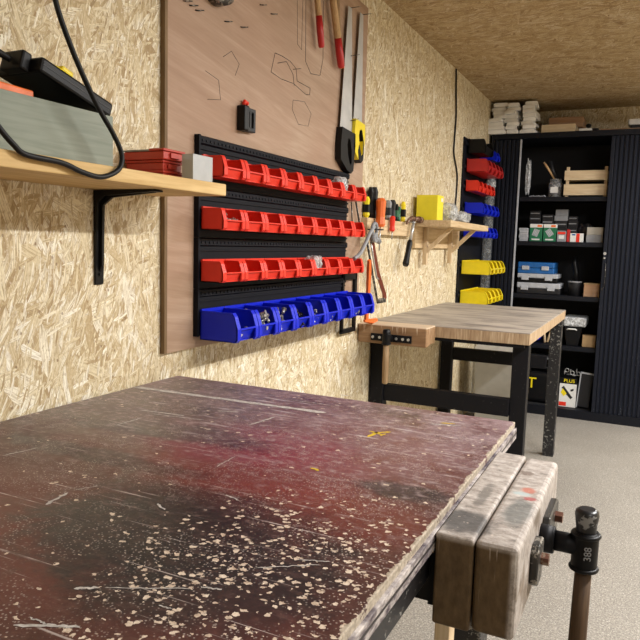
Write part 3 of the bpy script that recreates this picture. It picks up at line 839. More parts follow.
def bin_mesh(nm, d, w_, h, mat):
    tt = 0.0022
    g = MB()
    prof = [(0, 0), (.96 * d, 0), (d, .10 * h), (d, .44 * h), (.92 * d, .88 * h), (.86 * d, h), (0, h)]
    for y in (0, w_ - tt):
        g.prism(prof, 1, y, y + tt)
    # flanges on the sloped front edges
    for y0, y1 in ((0, 0.0155), (w_ - 0.0155, w_)):
        g.prism([(.96 * d, 0), (d + .002, .10 * h), (d + .002, .45 * h), (.925 * d, .88 * h), (.865 * d, h), (.86 * d, h - .004), (.915 * d, .87 * h), (d - .003, .44 * h), (d - .003, .11 * h), (.96 * d - .003, .003)], 1, y0, y1)
    g.box(0, tt, 0, w_, 0, h)
    g.box(0, .84 * d, 0, w_, 0, tt)
    g.prism([(.82 * d, 0), (d - .004, .38 * h), (d - .004 - tt, .38 * h + .001), (.82 * d - tt, tt)], 1, 0.001, w_ - .001)
    g.prism([(d - .006 - tt, .34 * h), (d - .006, .34 * h), (d, .46 * h), (d - tt, .47 * h)], 1, 0.001, w_ - .001)
    g.box(d - .002, d + .0025, 0.012, w_ - .012, .42 * h, .48 * h)
    # rim along the top of the sides and back
    for y0, y1 in ((-0.001, 0.004), (w_ - .004, w_ + .001)):
        g.box(0, .86 * d, y0, y1, h - .004, h)
    g.box(0, .006, 0, w_, h - .005, h + .004)
    return g.build(nm, mat)
GR = 'the near wall rack'
def bin_row(x0, y0, pitch, n, z, d, h, mat, colour, cat, rowtxt, group, extra=None, proto_w=None):
    first = None
    res = []
    for i in range(n):
        if first is None:
            o = first = bin_mesh('storage_bin', d, pitch - 0.003, h, mat)
        else:
            o = first.copy()
            COL.objects.link(o)
        o.location = (x0, y0 + i * pitch, z)
        WL[o.name] = Vector(o.location)
        e = (extra or {}).get(i, '')
        o['label'] = f'{colour} bin, {ORD[i]} from the left {rowtxt}{e}'
        o['category'] = 'storage bin'
        o['group'] = group
        res.append(o)
    return res
XB = BT + 0.0165
red_d = 0.098 - XB
bin_row(XB, 1.464, 0.1065, 9, 1.324, red_d, 0.054, 'red', 'red plastic', 'bin', 'in the top row on the plywood', 'red bins of the near wall rack')
bin_row(XB, 1.464, 0.1065, 9, 1.189, red_d, 0.056, 'red', 'red plastic', 'bin', 'in the middle red row on plywood', 'red bins of the near wall rack')
bin_row(XB, 1.464, 0.1065, 9, 1.052, red_d, 0.055, 'red', 'red plastic', 'bin', 'in the red row above the blue ones', 'red bins of the near wall rack')
bin_row(XB, 1.463, 0.1070, 9, 0.897, 0.146 - XB, 0.078, 'blue', 'long blue plastic', 'bin', 'in the blue row on the plywood', 'blue bins of the near wall rack')
# hardware in the bins
def heap(cx, cy, z, rx, ry, n, label, seed, mats='steel', big=0.006, up_=0.012):
    rr = random.Random(seed)
    g = MB()
    for i in range(n):
        a = rr.uniform(0, math.pi)
        l = rr.uniform(0.012, 0.032)
        r = rr.uniform(.35, 1) * big * .45
        p = Vector((cx + rr.uniform(-rx, rx), cy + rr.uniform(-ry, ry), z + r + rr.uniform(0, up_)))
        d = Vector((math.cos(a) * l * .5, math.sin(a) * l * .5, rr.uniform(-.002, .006)))
        d.x = max(-rx, min(rx, d.x)); d.y = max(-ry * .6, min(ry * .6, d.y))
        g.cyl(p - d, p + d, r, 7)
        g.cyl(p + d, p + d * 1.12, r * 2.0, 6, smooth=False)
    o = g.build('metal_fixings', mats, None, (cx, cy, z))
    return tag(o, label, 'hardware', 'fixings in the bins', 'stuff')
for i, n in ((0, 14), (1, 44), (2, 34), (3, 30), (4, 34), (5, 10), (7, 16)):
    heap(0.088, 1.463 + 0.107 * i + 0.051, 0.8995, 0.042, 0.034, int(n * 1.6), f'heap of steel bolts and fittings lying in the {ORD[i]} blue bin from the left', 40 + i, 'steel' if i != 3 else 'dark_steel', 0.010, 0.056 if n > 20 else 0.02)
for i, n in ((0, 12), (2, 10)):
    heap(0.062, 1.464 + 0.1065 * i + 0.051, 1.1915, 0.018, 0.030, n, f'few steel screws in the {ORD[i]} red bin of the middle row', 60 + i, 'steel', 0.008, 0.035 if i == 0 else .01)
heap(0.062, 1.464 + 0.1065 * 4 + 0.051, 1.0545, 0.018, 0.030, 10, 'few small fittings in the fifth red bin of the lowest red row', 66, 'steel', 0.008, .01)
def bag(nm, c, rad, label, seed, mat='clear', cat='bag', amp=.12):
    return tag(MB().blobm(c, rad, seed, amp, 4, 0.55).build(nm, mat, None, (c[0], c[1], c[2] - rad[2])), label, cat)
bag('plastic_bag', (0.066, 2.245, 1.368), (0.024, 0.034, 0.030), 'clear plastic bag poking out of the eighth red bin of the top row', 3)
bag('plastic_bag', (0.066, 2.05, 1.091), (0.022, 0.030, 0.026), 'clear plastic bag in a red bin of the lowest red row', 4)

# ------------------------------------------------------------------ near wall shelf
SH = thing('bracket_shelf', (0.1, 0.55, 1.263), 'thick yellowish wooden shelf on a black bracket, at the left edge', 'shelf')
MB().box(0.001, 0.205, -0.25, 1.318, 1.263, 1.290, 0.0025).build('board', 'shelf_wood', SH, W0)
for by in (1.123, -0.05):
    g = MB()
    g.prism([(0.001, 1.262), (0.170, 1.262), (0.172, 1.258), (0.03, 1.250), (0.012, 1.235), (0.006, 1.060), (0.001, 1.056)], 1, by - .0125, by + .0125, 0.001)
    g.prism([(0.004, 1.262), (0.16, 1.262), (0.16, 1.256), (0.045, 1.2465), (0.019, 1.230), (0.016, 1.10), (0.004, 1.08)], 1, by - .003, by + .003)
    for zz in (1.08, 1.21):
        g.cyl((0.006, by, zz), (0.010, by, zz), 0.004, 10)
    g.build('bracket', 'black', SH)
# greenish grey wooden box
o = thing('wooden_box', (0.10, 0.75, 1.290), 'grey-green painted open wooden box at the near end of the left shelf', 'box')
bz0, bz1 = 1.2905, 1.388
g = MB().box(0.150, 0.162, 0.52, 1.000, bz0, bz1, .001)
g.build('front_panel', 'greenish_box', o, W0)
MB().box(0.02, 0.032, 0.52, 1.0, bz0, bz1, .001).build('rear_panel', 'greenish_box', o, W0)
MB().box(0.032, 0.150, 0.988, 1.0, bz0, bz1 - .002, .001).build('end_panel', 'greenish_box', o, W0)
MB().box(0.032, 0.150, 0.52, 0.532, bz0, bz1 - .002, .001).build('end_panel', 'greenish_box', o, W0)
MB().box(0.032, 0.150, 0.532, 0.988, bz0, bz0 + .008).build('bottom', 'greenish_box', o, W0)
# black charger lying on the box
o = thing('battery_charger', (0.10, 0.9, 1.39), 'black plastic power adapter lying across the grey-green box', 'power adapter')
mt = rotm((0.11, 1.0, 1.391), 'X', -16)
MB().box(0.040, 0.146, 0.838, 1.012, 1.392, 1.420, 0.005, mat=mt).build('body', 'black', o)
MB().box(0.0395, 0.1465, 0.842, 1.008, 1.4055, 1.4075, mat=mt).build('seam', 'dark', o)
MB().box(0.070, 0.122, 0.818, 0.838, 1.390, 1.424, 0.004, mat=mt).build('socket_end', 'black', o)
MB().tube(spline([(0.096, 0.826, 1.4565), (0.096, 0.79, 1.464), (0.096, 0.72, 1.468), (0.096, 0.62, 1.455)]), 0.006, 10).build('lead', 'black_rubber', o)
o = thing('yellow_tool', (0.04, 0.95, 1.39), 'yellow item partly hidden behind the black power adapter', 'tool')
MB().box(0.006, 0.036, 0.950, 1.062, 1.400, 1.482, 0.008, mat=rotm((0.05, 1.0, 1.392), 'X', -18)).box(0.010, 0.034, 0.97, 1.0, 1.478, 1.489, 0.003, mat=rotm((0.05, 1.0, 1.392), 'X', -18)).build('body', 'yellow', o)
tag(MB().box(0.118, 0.148, 0.70, 0.835, 1.389, 1.403, 0.003, mat=rotm((0.13, 0.77, 1.395), 'Z', 6)).build('orange_tool', 'orange', None, (0.13, 0.77, 1.389)), 'orange plastic tool lying on the grey-green box, under the adapter lead', 'tool')
# black cord looping over the shelf
zc = 1.2965
pts = [(0.16, 0.65, 2.17), (0.18, 0.735, 1.85), (0.20, 0.792, 1.65), (0.208, 0.820, 1.545), (0.212, 0.832, 1.505), (0.214, 0.862, 1.449), (0.214, 0.905, 1.389), (0.214, 0.945, 1.345),
       (0.214, 0.966, 1.311), (0.214, 0.957, 1.284), (0.214, 0.915, 1.267), (0.214, 0.869, 1.271), (0.214, 0.826, 1.281), (0.214, 0.756, 1.285), (0.214, 0.733, 1.297), (0.208, 0.712, 1.320), (0.20, 0.68, 1.36), (0.19, 0.60, 1.42), (0.18, 0.5, 1.44)]
tag(MB().tube(spline(pts, 8), 0.0046, 12).build('power_cable', 'black_rubber', None, (0.16, 0.65, 2.17)), 'thick black cable hanging from the ceiling and looping over the left shelf edge', 'cable')
# red cases and a frosted tub
for i, (z0, z1, dx, lab) in enumerate(((1.2905, 1.311, 0.0, 'flat red plastic case, bottom of the small stack on the left shelf'), (1.3115, 1.334, -0.004, 'flat red plastic case, middle of the small stack on the left shelf'), (1.3345, 1.358, 0.003, 'flat red plastic case, topmost of the stack, with a cracked dusty lid'))):
    o = thing('red_case', (0.06, 1.23, z0), lab, 'case', 'red cases on the left shelf')
    MB().box(0.012, 0.121 + dx, 1.197 - dx, 1.266, z0, z1 - .006, 0.002).build('base', 'redcase', o)
    MB().box(0.010, 0.123 + dx, 1.195 - dx, 1.268, z1 - .0055, z1 - (.0015 if i == 2 else 0), 0.0015).build('lid', 'grey' if i == 2 else 'redcase', o)
    MB().box(0.1215 + dx, 0.1255 + dx, 1.215, 1.245, z0 + .004, z1 - .008, .001).build('latch', 'redcase', o)
    if i == 2:
        MB().box(0.085, 0.1235 + dx, 1.1945 - dx, 1.2685, z1 - .0055, z1, 0.0015).build('lid_rim', 'redcase', o)
o = thing('plastic_tub', (0.16, 1.26, 1.29), 'translucent whitish plastic tub at the far end of the left shelf', 'tub')
b = MB()
b.box(0.153, 0.177, 1.225, 1.228, 1.2905, 1.348).box(0.153, 0.177, 1.295, 1.298, 1.2905, 1.348)
b.box(0.150, 0.153, 1.225, 1.298, 1.2905, 1.348).box(0.177, 0.180, 1.225, 1.298, 1.2905, 1.348).box(0.153, 0.177, 1.228, 1.295, 1.2905, 1.293)
b.build('tub', 'tub', o)

# ------------------------------------------------------------------ second tools along the wall
o = thing('tool_rack', (0.0, 2.92, 1.205), 'pale wooden tool rail with holes, left of the small shelf', 'rack')
g = MB().box(0.0005, 0.030, 2.61, 3.20, 1.205, 1.272, .002)
g.build('rail', 'pine', o)
g = MB()
for i in range(9):
    g.cyl((0.030, 2.80 + i * .045, 1.235 + (.01 if i % 2 else 0)), (0.0306, 2.80 + i * .045, 1.235 + (.01 if i % 2 else 0)), 0.0022, 6)
g.build('screw_holes', 'dark', o)
def driver(y, z0, z1, mat, r, label, shank=0.07, mat2=None, x=0.044, cat='screwdriver'):
    o = thing('screwdriver', (x, y, z0 - shank), label, cat, 'screwdrivers on the tool rail')
    h = z1 - z0
    hd = MB().tube([(x, y, z0), (x, y, z0 + .1 * h), (x, y, z0 + .35 * h), (x, y, z0 + .9 * h), (x, y, z1)], [r * .7, r, r * .85, r, r * .6], 10, smooth=False).build('handle', mat, o)
    if mat2:
        MB().tube([(x, y, z0 + .30 * h), (x, y, z0 + .62 * h)], r * 1.1, 10, smooth=False).build('band', mat2, hd)
    MB().cyl((x, y, z0), (x, y, z0 - shank), 0.003, 8).build('shank', 'steel', o)
driver(2.690, 1.236, 1.356, 'orange', 0.022, 'big orange handled file, left end of the tool rail', 0.10, x=0.056, cat='file')
driver(2.865, 1.222, 1.290, 'red', 0.013, 'screwdriver with a red handle hanging in front of the tool rail', 0.035, x=0.046)
def stub(y, z0, z1, mat, mat2, r, label, x=0.016):
    o = thing('screwdriver', (x, y, 1.2725), label, 'screwdriver', 'screwdrivers on the tool rail')
    h = z1 - 1.2725
    hd = MB().tube([(x, y, 1.2725), (x, y, 1.2725 + .12 * h), (x, y, 1.2725 + .5 * h), (x, y, 1.2725 + .85 * h), (x, y, z1)], [r * .6, r, r * .8, r, r * .6], 8, smooth=False).build('handle', mat, o)
    if mat2:
        MB().tube([(x, y, 1.2725 + .25 * h), (x, y, 1.2725 + .62 * h)], r * 1.12, 8, smooth=False).build('band', mat2, hd)
stub(2.628, 0, 1.358, 'yellow', 'black', 0.015, 'yellow and black screwdriver at the very left of the tool rail')
stub(2.668, 0, 1.400, 'black', None, 0.014, 'tall black handled screwdriver behind the orange file')
stub(2.715, 0, 1.404, 'dark', 'black', 0.016, 'tallest dark round-ended tool on the tool rail')
stub(2.600 + .155, 0, 1.300, 'green_p', None, 0.010, 'short green handled screwdriver low behind the orange file')
stub(2.800, 0, 1.362, 'yellow', 'black', 0.019, 'fat yellow screwdriver with black band, right of the orange file')
stub(2.885, 0, 1.360, 'grey', 'dark', 0.017, 'grey handled screwdriver above the red one on the rail')
stub(2.940, 0, 1.366, 'dark', None, 0.017, 'dark grey handled screwdriver right of the grey one')
stub(2.985, 0, 1.350, 'black', 'green_p', 0.015, 'black and green screwdriver in the middle of the tool rail')
stub(3.020, 0, 1.340, 'green_p', None, 0.013, 'dark green handled screwdriver, right end of the cluster')
stub(3.090, 0, 1.368, 'yellow', 'black', 0.012, 'thin yellow and black screwdriver alone at the right of the rail')

# claw hammer hung by its head
o = thing('claw_hammer', (0.05, 3.06, 1.065), 'claw hammer with black grip, hanging between the tool rail and the small shelf', 'hammer')
hp = Vector((0.050, 3.155, 1.283)); hb = Vector((0.050, 3.055, 1.066))
gm = hp.lerp(hb, .45)
MB().tube([hp, gm], [0.008, 0.008], 12).build('shaft', 'steel', o)
MB().tube([gm, gm.lerp(hb, .1), gm.lerp(hb, .5), gm.lerp(hb, .92), hb], [0.011, 0.014, 0.0125, 0.016, 0.012], 12).build('grip', 'black_rubber', o)
g = MB().tube([(0.05, 3.145, 1.289), (0.05, 3.20, 1.292), (0.05, 3.225, 1.290)], [0.013, 0.011, 0.011], 12)
g.cyl((0.05, 3.225, 1.290), (0.05, 3.262, 1.289), 0.0165, 14)
g.tube([(0.05, 3.15, 1.289), (0.05, 3.11, 1.292), (0.05, 3.075, 1.281), (0.05, 3.045, 1.262)], [0.012, 0.010, 0.008, 0.004], 10)
g.build('head', 'rust', o)
MB().cyl((0.0005, 3.135, 1.273), (0.066, 3.135, 1.273), 0.0022, 8).build('nail', 'steel', o)

# hacksaw, pincers, clamp and black frame hanging right of the bins
o = thing('hacksaw', (0.045, 2.78, 0.92), 'hacksaw with a red-brown bow hanging below the tool rail', 'saw')
MB().tube([(0.045, 2.625, 1.185), (0.045, 2.70, 1.05), (0.045, 2.80, 0.945), (0.045, 2.805, 0.925)], [0.010, 0.011, 0.010, 0.009], 4, smooth=False).build('frame', plain('red_brown', (0.24, 0.055, 0.03), 0.5), o)
MB().box(0.040, 0.050, 2.72, 2.815, 0.908, 0.930, .003).build('handle', 'dark_steel', o)
MB().tube([(0.045, 2.575, 1.18), (0.045, 2.65, 1.04), (0.045, 2.722, 0.915)], 0.005, 6).build('blade', 'dark_steel', o)
MB().tube([(0.045, 2.61, 1.19), (0.045, 2.66, 1.09), (0.045, 2.70, 1.02), (0.045, 2.725, 1.015)], 0.004, 8).build('rod', 'steel', o)
o = thing('pincers', (0.06, 2.58, 1.20), 'bright steel wrench and pincers hung in front of the left end of the rail', 'pliers')
g = MB().tube(spline([(0.065, 2.40, 1.105), (0.065, 2.46, 1.125), (0.065, 2.51, 1.165), (0.065, 2.56, 1.21), (0.065, 2.60, 1.235)], 5), 0.008, 10)
g.build('arm', 'grey', o)
g = MB().ring((0.065, 2.605, 1.222), 0.026, 0.008, 'x').cyl((0.056, 2.605, 1.19), (0.075, 2.605, 1.19), 0.020).tube([(0.065, 2.60, 1.19), (0.065, 2.66, 1.175)], 0.012, 8)
g.build('jaw', 'grey', o)
MB().cyl((0.0305, 2.615, 1.2232), (0.10, 2.615, 1.2232), 0.003, 8).build('nail', 'dark_steel', o)
o = thing('steel_wire', (0.02, 2.49, 1.22), 'pair of thin steel rods hanging from the top bin row end', 'wire')
MB().cyl((0.020, 2.460, 1.33), (0.020, 2.485, 1.19), 0.003, 8).build('rod', 'dark_steel', o)
MB().cyl((0.024, 2.495, 1.33), (0.024, 2.565, 1.20), 0.004, 8).build('rod', 'dark_steel', o)
o = thing('orange_clamp', (0.05, 2.67, 0.8), 'long orange bar clamp hanging down to the far bench vise', 'clamp')
MB().tube([(0.095, 2.485, 1.10), (0.085, 2.51, 1.06), (0.075, 2.535, 0.97), (0.065, 2.548, 0.855)], [0.008, 0.010, 0.009, 0.009], 4, smooth=False).build('bar', 'orange', o)
MB().tube([(0.062, 2.535, 0.852), (0.075, 2.585, 0.846), (0.080, 2.625, 0.849)], [0.006, 0.012, 0.008], 6, smooth=False).build('foot', 'orange', o)
o = thing('frame_clamp', (0.02, 2.46, 0.82), 'black rectangular metal frame hanging below the right end of the blue bins', 'clamp')
g = MB().box(0.014, 0.026, 2.395, 2.412, 0.815, 1.06, .002).box(0.014, 0.026, 2.515, 2.535, 0.815, 1.09, .002).box(0.014, 0.026, 2.395, 2.535, 0.808, 0.826, .002).box(0.014, 0.026, 2.395, 2.535, 1.02, 1.05, .002)
g.build('frame', 'black', o)

# ------------------------------------------------------------------ small bracket shelf
o = thing('bracket_shelf', (0.1, 3.75, 1.26), 'small pine shelf on two diagonal wooden brackets, holding the yellow box', 'shelf')
MB().box(0.020, 0.203, 3.26, 4.10, 1.258, 1.290, .002).build('board', 'pine', o)
MB().box(0.0005, 0.0195, 3.28, 4.14, 1.15, 1.290, .001).build('back_board', 'pine', o)['label'] = 'board against the wall'
for by in (3.42, 3.90):
    br = MB().box(0.0205, 0.042, by - .014, by + .014, 1.065, 1.2575, .001).build('bracket', 'pine_z', o)
    MB().prism([(0.042, 1.125), (0.042, 1.152), (0.150, 1.2575), (0.178, 1.2575)], 1, by - .011, by + .011).build('brace', 'pine_z', br)
o = thing('yellow_box', (0.1, 3.4, 1.292), 'bright yellow open-top box standing on the small pine shelf', 'box')
g = MB()
x0, x1, ya, yb, za, zb = 0.022, 0.128, 3.27, 3.375, 1.2905, 1.413
g.box(x0, x0 + .003, ya, yb, za, zb).box(x1 - .003, x1, ya, yb, za, zb).box(x0 + .003, x1 - .003, ya, ya + .003, za, zb).box(x0 + .003, x1 - .003, yb - .003, yb, za, zb).box(x0 + .003, x1 - .003, ya + .003, yb - .003, za, za + .003)
g.build('body', 'yellow_box', o)
MB().box(x1, x1 + .0006, yb - .04, yb - .012, zb - .03, zb - .012).build('sticker', 'white', o)
bag('clear_bag', (0.145, 3.42, 1.336), (0.040, 0.042, 0.045), 'clear plastic bag beside the yellow box on the small shelf', 11, 'clear', 'bag', .09)
bag('clear_bag', (0.150, 3.63, 1.320), (0.045, 0.085, 0.0295), 'lower clear plastic bag at the outer end of the small shelf', 12, 'clear', 'bag', .09)
for i, (bx, by) in enumerate(((0.145, 3.42), (0.15, 3.63))):
    heap(bx, by, 1.299, 0.02, 0.035, 16, ['small pale fittings seen inside the bag beside the yellow box', 'small pale fittings inside the bag at the outer end of the small shelf'][i], 80 + i, 'light_grey', 0.012, 0.045 if i == 0 else .025)
# wall cable
tag(MB().tube(spline([(0.007, 3.93, 2.175), (0.007, 3.95, 2.05), (0.007, 3.975, 1.92), (0.007, 3.965, 1.78), (0.007, 3.97, 1.70), (0.007, 4.06, 1.60), (0.007, 4.07, 1.50), (0.007, 4.06, 1.40), (0.007, 4.08, 1.30)]), 0.005, 8).build('hanging_cable', 'black_rubber', None, (0, 3.93, 1.3)), 'thin black cable running down the wall beside the far bin rack', 'cable')

# ------------------------------------------------------------------ far bin rack
RF = thing('bin_rack', (0, 4.45, 0.80), 'tall black rack plate on the wall in the corner beside the cabinet', 'rack')
g = MB().box(0.0005, 0.008, 4.19, 4.872, 0.79, 1.835)
g.build('rail_panel', 'panel', RF)
for zz in (1.80, 1.66, 1.54, 1.40, 1.25, 1.05, 0.86):
    MB().box(0.0085, 0.018, 4.19, 4.74, zz - .012, zz + .008, .002).build('rail', 'panel', RF)
fx = 0.0185
bin_row(fx, 4.235, 0.116, 4, 1.627, 0.135, 0.078, 'red_dark', 'large red', 'bin', 'in the upper red corner row', 'red bins of the corner rack')
bin_row(fx, 4.235, 0.116, 4, 1.510, 0.085, 0.065, 'red', 'small red', 'bin', 'in the lower red corner row', 'red bins of the corner rack')
bin_row(fx, 4.235, 0.116, 4, 1.372, 0.122, 0.066, 'blue', 'dark blue', 'bin', 'in the upper blue corner row', 'blue bins of the corner rack')
bin_row(fx, 4.235, 0.116, 4, 1.225, 0.120, 0.066, 'blue', 'dark blue', 'bin', 'in the corner row behind the small shelf', 'blue bins of the corner rack')
bin_row(fx, 4.235, 0.116, 4, 0.992, 0.182, 0.082, 'yellow', 'long yellow', 'bin', 'in the upper yellow corner row', 'yellow bins of the corner rack')
bin_row(fx, 4.235, 0.116, 4, 0.805, 0.178, 0.080, 'yellow', 'long yellow', 'bin', 'in the lowest row behind the far bench', 'yellow bins of the corner rack')
bk = bin_mesh('storage_bin', 0.11, 0.22, 0.085, 'black')
bk.location = (fx, 4.25, 1.742)
tag(bk, 'black open bin at the top of the corner rack', 'storage bin')
bl = bin_mesh('storage_bin', 0.11, 0.12, 0.06, 'blue')
bl.location = (fx + .0, 4.56, 1.735)
tag(bl, 'bright blue bin at the top of the corner rack, beside the black one', 'storage bin')
o = thing('plastic_roll', (0.09, 4.80, 0.0), 'tall upright roll of clear plastic between the corner bins and the cabinet', 'roll')
MB().tube([(0.048, 4.80, 0.0), (0.048, 4.80, 1.66), (0.048, 4.80, 1.70)], [0.033, 0.033, 0.028], 16).build('roll', 'roll', o)
MB().blobm((0.048, 4.80, 1.60), (0.036, 0.036, 0.045), 5, .1).build('crumpled_end', 'frosted', o)

# ------------------------------------------------------------------ black tambour cabinet
CB = thing('tambour_cabinet', (0.62, 5.1, 0), 'tall black metal cabinet with ribbed sliding doors, half open, against the back wall', 'cabinet')
cx0, cx1, cyf, cyb = 0.022, 1.222, 4.89, 5.345
MB().box(cx0, cx0 + .02, cyf, cyb, 0.0, 1.918).build('side_panel', 'cabinet', CB)
MB().box(cx1 - .02, cx1, cyf, cyb, 0.0, 1.918).build('side_panel', 'cabinet', CB)
MB().box(cx0, cx1, cyf - .004, cyb, 1.915, 1.952, .002).build('top_panel', 'cabinet', CB)
MB().box(cx0 + .02, cx1 - .02, cyf, cyf + .03, 0.0, 0.062).build('plinth', 'cabinet', CB)
MB().box(cx0 + .02, cx1 - .02, cyf + .03, cyb - .01, 0.045, 0.062).build('bottom_panel', 'cabinet_in', CB)
MB().box(cx0 + .02, cx1 - .02, cyb - .01, cyb, 0.0, 1.915).build('back_panel', 'cabinet_in', CB)
ZS = [1.522, 1.216, 0.846, 0.498]
for z in ZS:
    g = MB().box(cx0 + .022, cx1 - .022, cyf + .035, cyb - .012, z - .018, z)
    g.box(cx0 + .022, cx1 - .022, cyf + .031, cyf + .035, z - .030, z)
    g.build('shelf', 'cabinet', CB)
def tambour(xa, xb, handle):
    g = MB()
    g.box(xa, xb, cyf + .012, cyf + .016, 0.064, 1.912)
    x = xa
    while x < xb - 0.01:
        g.prism([(x + .003, cyf + .012), (x + .006, cyf + .003), (x + .019, cyf + .003), (x + .025, cyf + .012)], 2, 0.064, 1.912)
        x += 0.0285
    return g.build('sliding_door', 'slat', CB)
d1 = tambour(cx0 + .022, 0.218, None)
MB().box(0.218, 0.228, cyf + .000, cyf + .018, 0.064, 1.912, .001).build('door_edge', 'light_grey', d1)['label'] = 'pale metal closing edge'
d2 = tambour(0.822, cx1 - .022, None)
MB().box(0.800, 0.822, cyf + .000, cyf + .018, 0.064, 1.912, .002).build('door_edge', 'slat', d2)
MB().cyl((0.812, cyf + .001, 1.145), (0.812, cyf - .012, 1.145), 0.010, 16).build('lock', 'steel', d2)
MB().cyl((0.812, cyf + .001, 1.115), (0.812, cyf - .008, 1.115), 0.006, 12).build('lock', 'steel', d2)
hd = MB().tube([(0.810, cyf, 1.085), (0.822, cyf - .006, 1.075), (0.824, cyf - .006, 1.0), (0.822, cyf - .006, 0.925), (0.812, cyf, 0.91)], 0.0022, 8).cyl((0.810, cyf + .001, 0.905), (0.810, cyf - .006, 0.905), 0.006, 10)
hd.build('handle', 'dark_steel', d2)

def sbox(nm, x0, x1, y0, y1, z0, z1, mat, label, cat, bev=.002, group=None, parts=None):
    o = MB().box(x0, x1, y0, y1, z0, z1, bev).build(nm, mat, None, ((x0 + x1) / 2, (y0 + y1) / 2, z0))
    tag(o, label, cat, group)
    for (pn, a, m_) in (parts or []):
        MB().box(*a).build(pn, m_, o)
    return o
yF = 4.96
S1, S2, S3, S4, S5 = [z + .0006 for z in (1.522, 1.216, 0.846, 0.498, 0.062)]
# top shelf
tag(MB().blobm((0.262, 5.03, S1 + .146), (0.017, 0.032, 0.115), 9, .10, 4, 0.6).build('plastic_sheet', 'frosted', None, (0.26, 5.03, S1)), 'crumpled clear plastic standing at the left of the top cabinet shelf', 'plastic wrap')
o = thing('jar', (0.455, 5.03, S1), 'clear jar holding brushes on the top cabinet shelf', 'jar')
MB().tube([(0.452, 5.03, S1), (0.452, 5.03, S1 + .10), (0.452, 5.03, S1 + .108), (0.452, 5.03, S1 + .128)], [0.046, 0.046, 0.040, 0.040], 20).build('body', 'glass', o)
MB().box(0.425, 0.475, 4.981, 4.984, S1 + .03, S1 + .07).build('jar_label', 'white', o)
tag(MB().tube([(0.44, 5.03, S1 + .129), (0.39, 5.02, S1 + .21), (0.365, 5.01, S1 + .245)], [.006, .008, .006], 10).build('paint_brush', 'handle_wood', None, (0.44, 5.03, S1 + .129)), 'brush with a pale wooden handle leaning out of the jar', 'brush')
tag(MB().tube([(0.455, 5.03, S1 + .129), (0.425, 5.03, S1 + .19), (0.405, 5.03, S1 + .25)], [.006, .012, .014], 10).build('paint_brush', 'dark', None, (0.455, 5.03, S1 + .129)), 'dark brush leaning out of the jar beside the pale one', 'brush')
for i, (za, txt) in enumerate(((S1, 'lower'), (S1 + .102, 'upper'))):
    o = thing('wooden_crate', (0.645, 5.03, za), f'{txt} of two pale wooden crates stacked on the top cabinet shelf', 'crate', 'wooden crates in the cabinet')
    h = .086 if i == 0 else .082
    MB().box(0.515, 0.79, yF, yF + .01, za + .012, za + h - .006 * i, .001).build('front_slat', 'pine_x', o)
    MB().box(0.515, 0.79, 5.10, 5.11, za + .012, za + h, .001).build('rear_slat', 'pine_x', o)
    MB().box(0.525, 0.535, yF + .01, 5.10, za + .012, za + h, .001).build('end_slat', 'pine_x', o)
    MB().box(0.77, 0.78, yF + .01, 5.10, za + .012, za + h, .001).build('end_slat', 'pine_x', o)
    MB().box(0.535, 0.77, yF + .01, 5.10, za + .012, za + .02).build('base', 'pine_x', o)
    for xx in (0.525, 0.768):
        MB().box(xx, xx + .02, yF + .011, yF + .03, za, za + .101, .001).build('corner_post', 'pine_z', o)
tag(MB().blobm((0.64, 5.03, S1 + .045), (0.07, 0.05, 0.02), 2, .1).build('black_cloth', 'black', None, (0.64, 5.03, S1 + .03)), 'dark bundle inside the lower wooden crate', 'cloth')
g = MB()
for i in range(9):
    g.cyl((0.29 + i * .012, 4.955, S1 + .004 + (i % 3) * .003), (0.30 + i * .012, 4.975, S1 + .005), 0.004, 6)
tag(g.build('loose_fittings', 'light_grey', None, (0.33, 4.96, S1)), 'loose pale fittings lying at the front of the top cabinet shelf', 'hardware', None, 'stuff')
# second shelf
for i, (xa, xb, sh) in enumerate(((0.308, 0.392, 'left'), (0.400, 0.484, 'right'))):
    o = thing('screw_box', ((xa + xb) / 2, 5.0, S2), f'{sh} of two green and white screw boxes on the second cabinet shelf', 'box', 'green screw boxes')
    MB().box(xa, xb, yF, yF + .07, S2, S2 + .095, .001).build('carton', 'green', o)
    MB().box(xa, xb, yF, yF + .07, S2 + .0952, S2 + .120, .001).build('lid', 'white', o)
    MB().box(xa + .05, xb - .004, yF - .0008, yF, S2 + .100, S2 + .114).build('orange_mark', 'orange', o)
    g = MB()
    for k in range(4):
        g.box(xa + .022 + k * .010, xa + .030 + k * .010, yF - .0008, yF, S2 + .035, S2 + .085, mat=rotm((xa + .04, yF, S2 + .06), 'Y', -35 if i else 20))
    g.build('picture', 'light_grey', o)
    MB().box(xa + .015, xb - .015, yF - .0008, yF, S2 + .008, S2 + .018).build('label_strip', 'white', o)
sbox('small_case', 0.492, 0.552, yF, yF + .06, S2, S2 + .072, 'grey', 'grey and white small box right of the green boxes', 'box', parts=[('stripe', (0.497, 0.547, yF - .0008, yF, S2 + .052, S2 + .068), 'red'), ('picture', (0.503, 0.54, yF - .0008, yF, S2 + .02, S2 + .045), 'white')])
sbox('red_box', 0.556, 0.574, yF, yF + .05, S2, S2 + .085, 'red_dark', 'narrow upright red box on the second cabinet shelf', 'box')
sbox('white_box', 0.578, 0.664, yF, yF + .05, S2, S2 + .060, 'white', 'white box with a red band on the second cabinet shelf', 'box', parts=[('band', (0.618, 0.640, yF - .0008, yF, S2 + .001, S2 + .059), 'red'), ('top_mark', (0.590, 0.612, yF - .0008, yF, S2 + .045, S2 + .055), 'case_blue')])
sbox('grey_box', 0.682, 0.788, yF, yF + .10, S2, S2 + .052, 'grey', 'grey box under the cream one, right end of the second shelf', 'box')
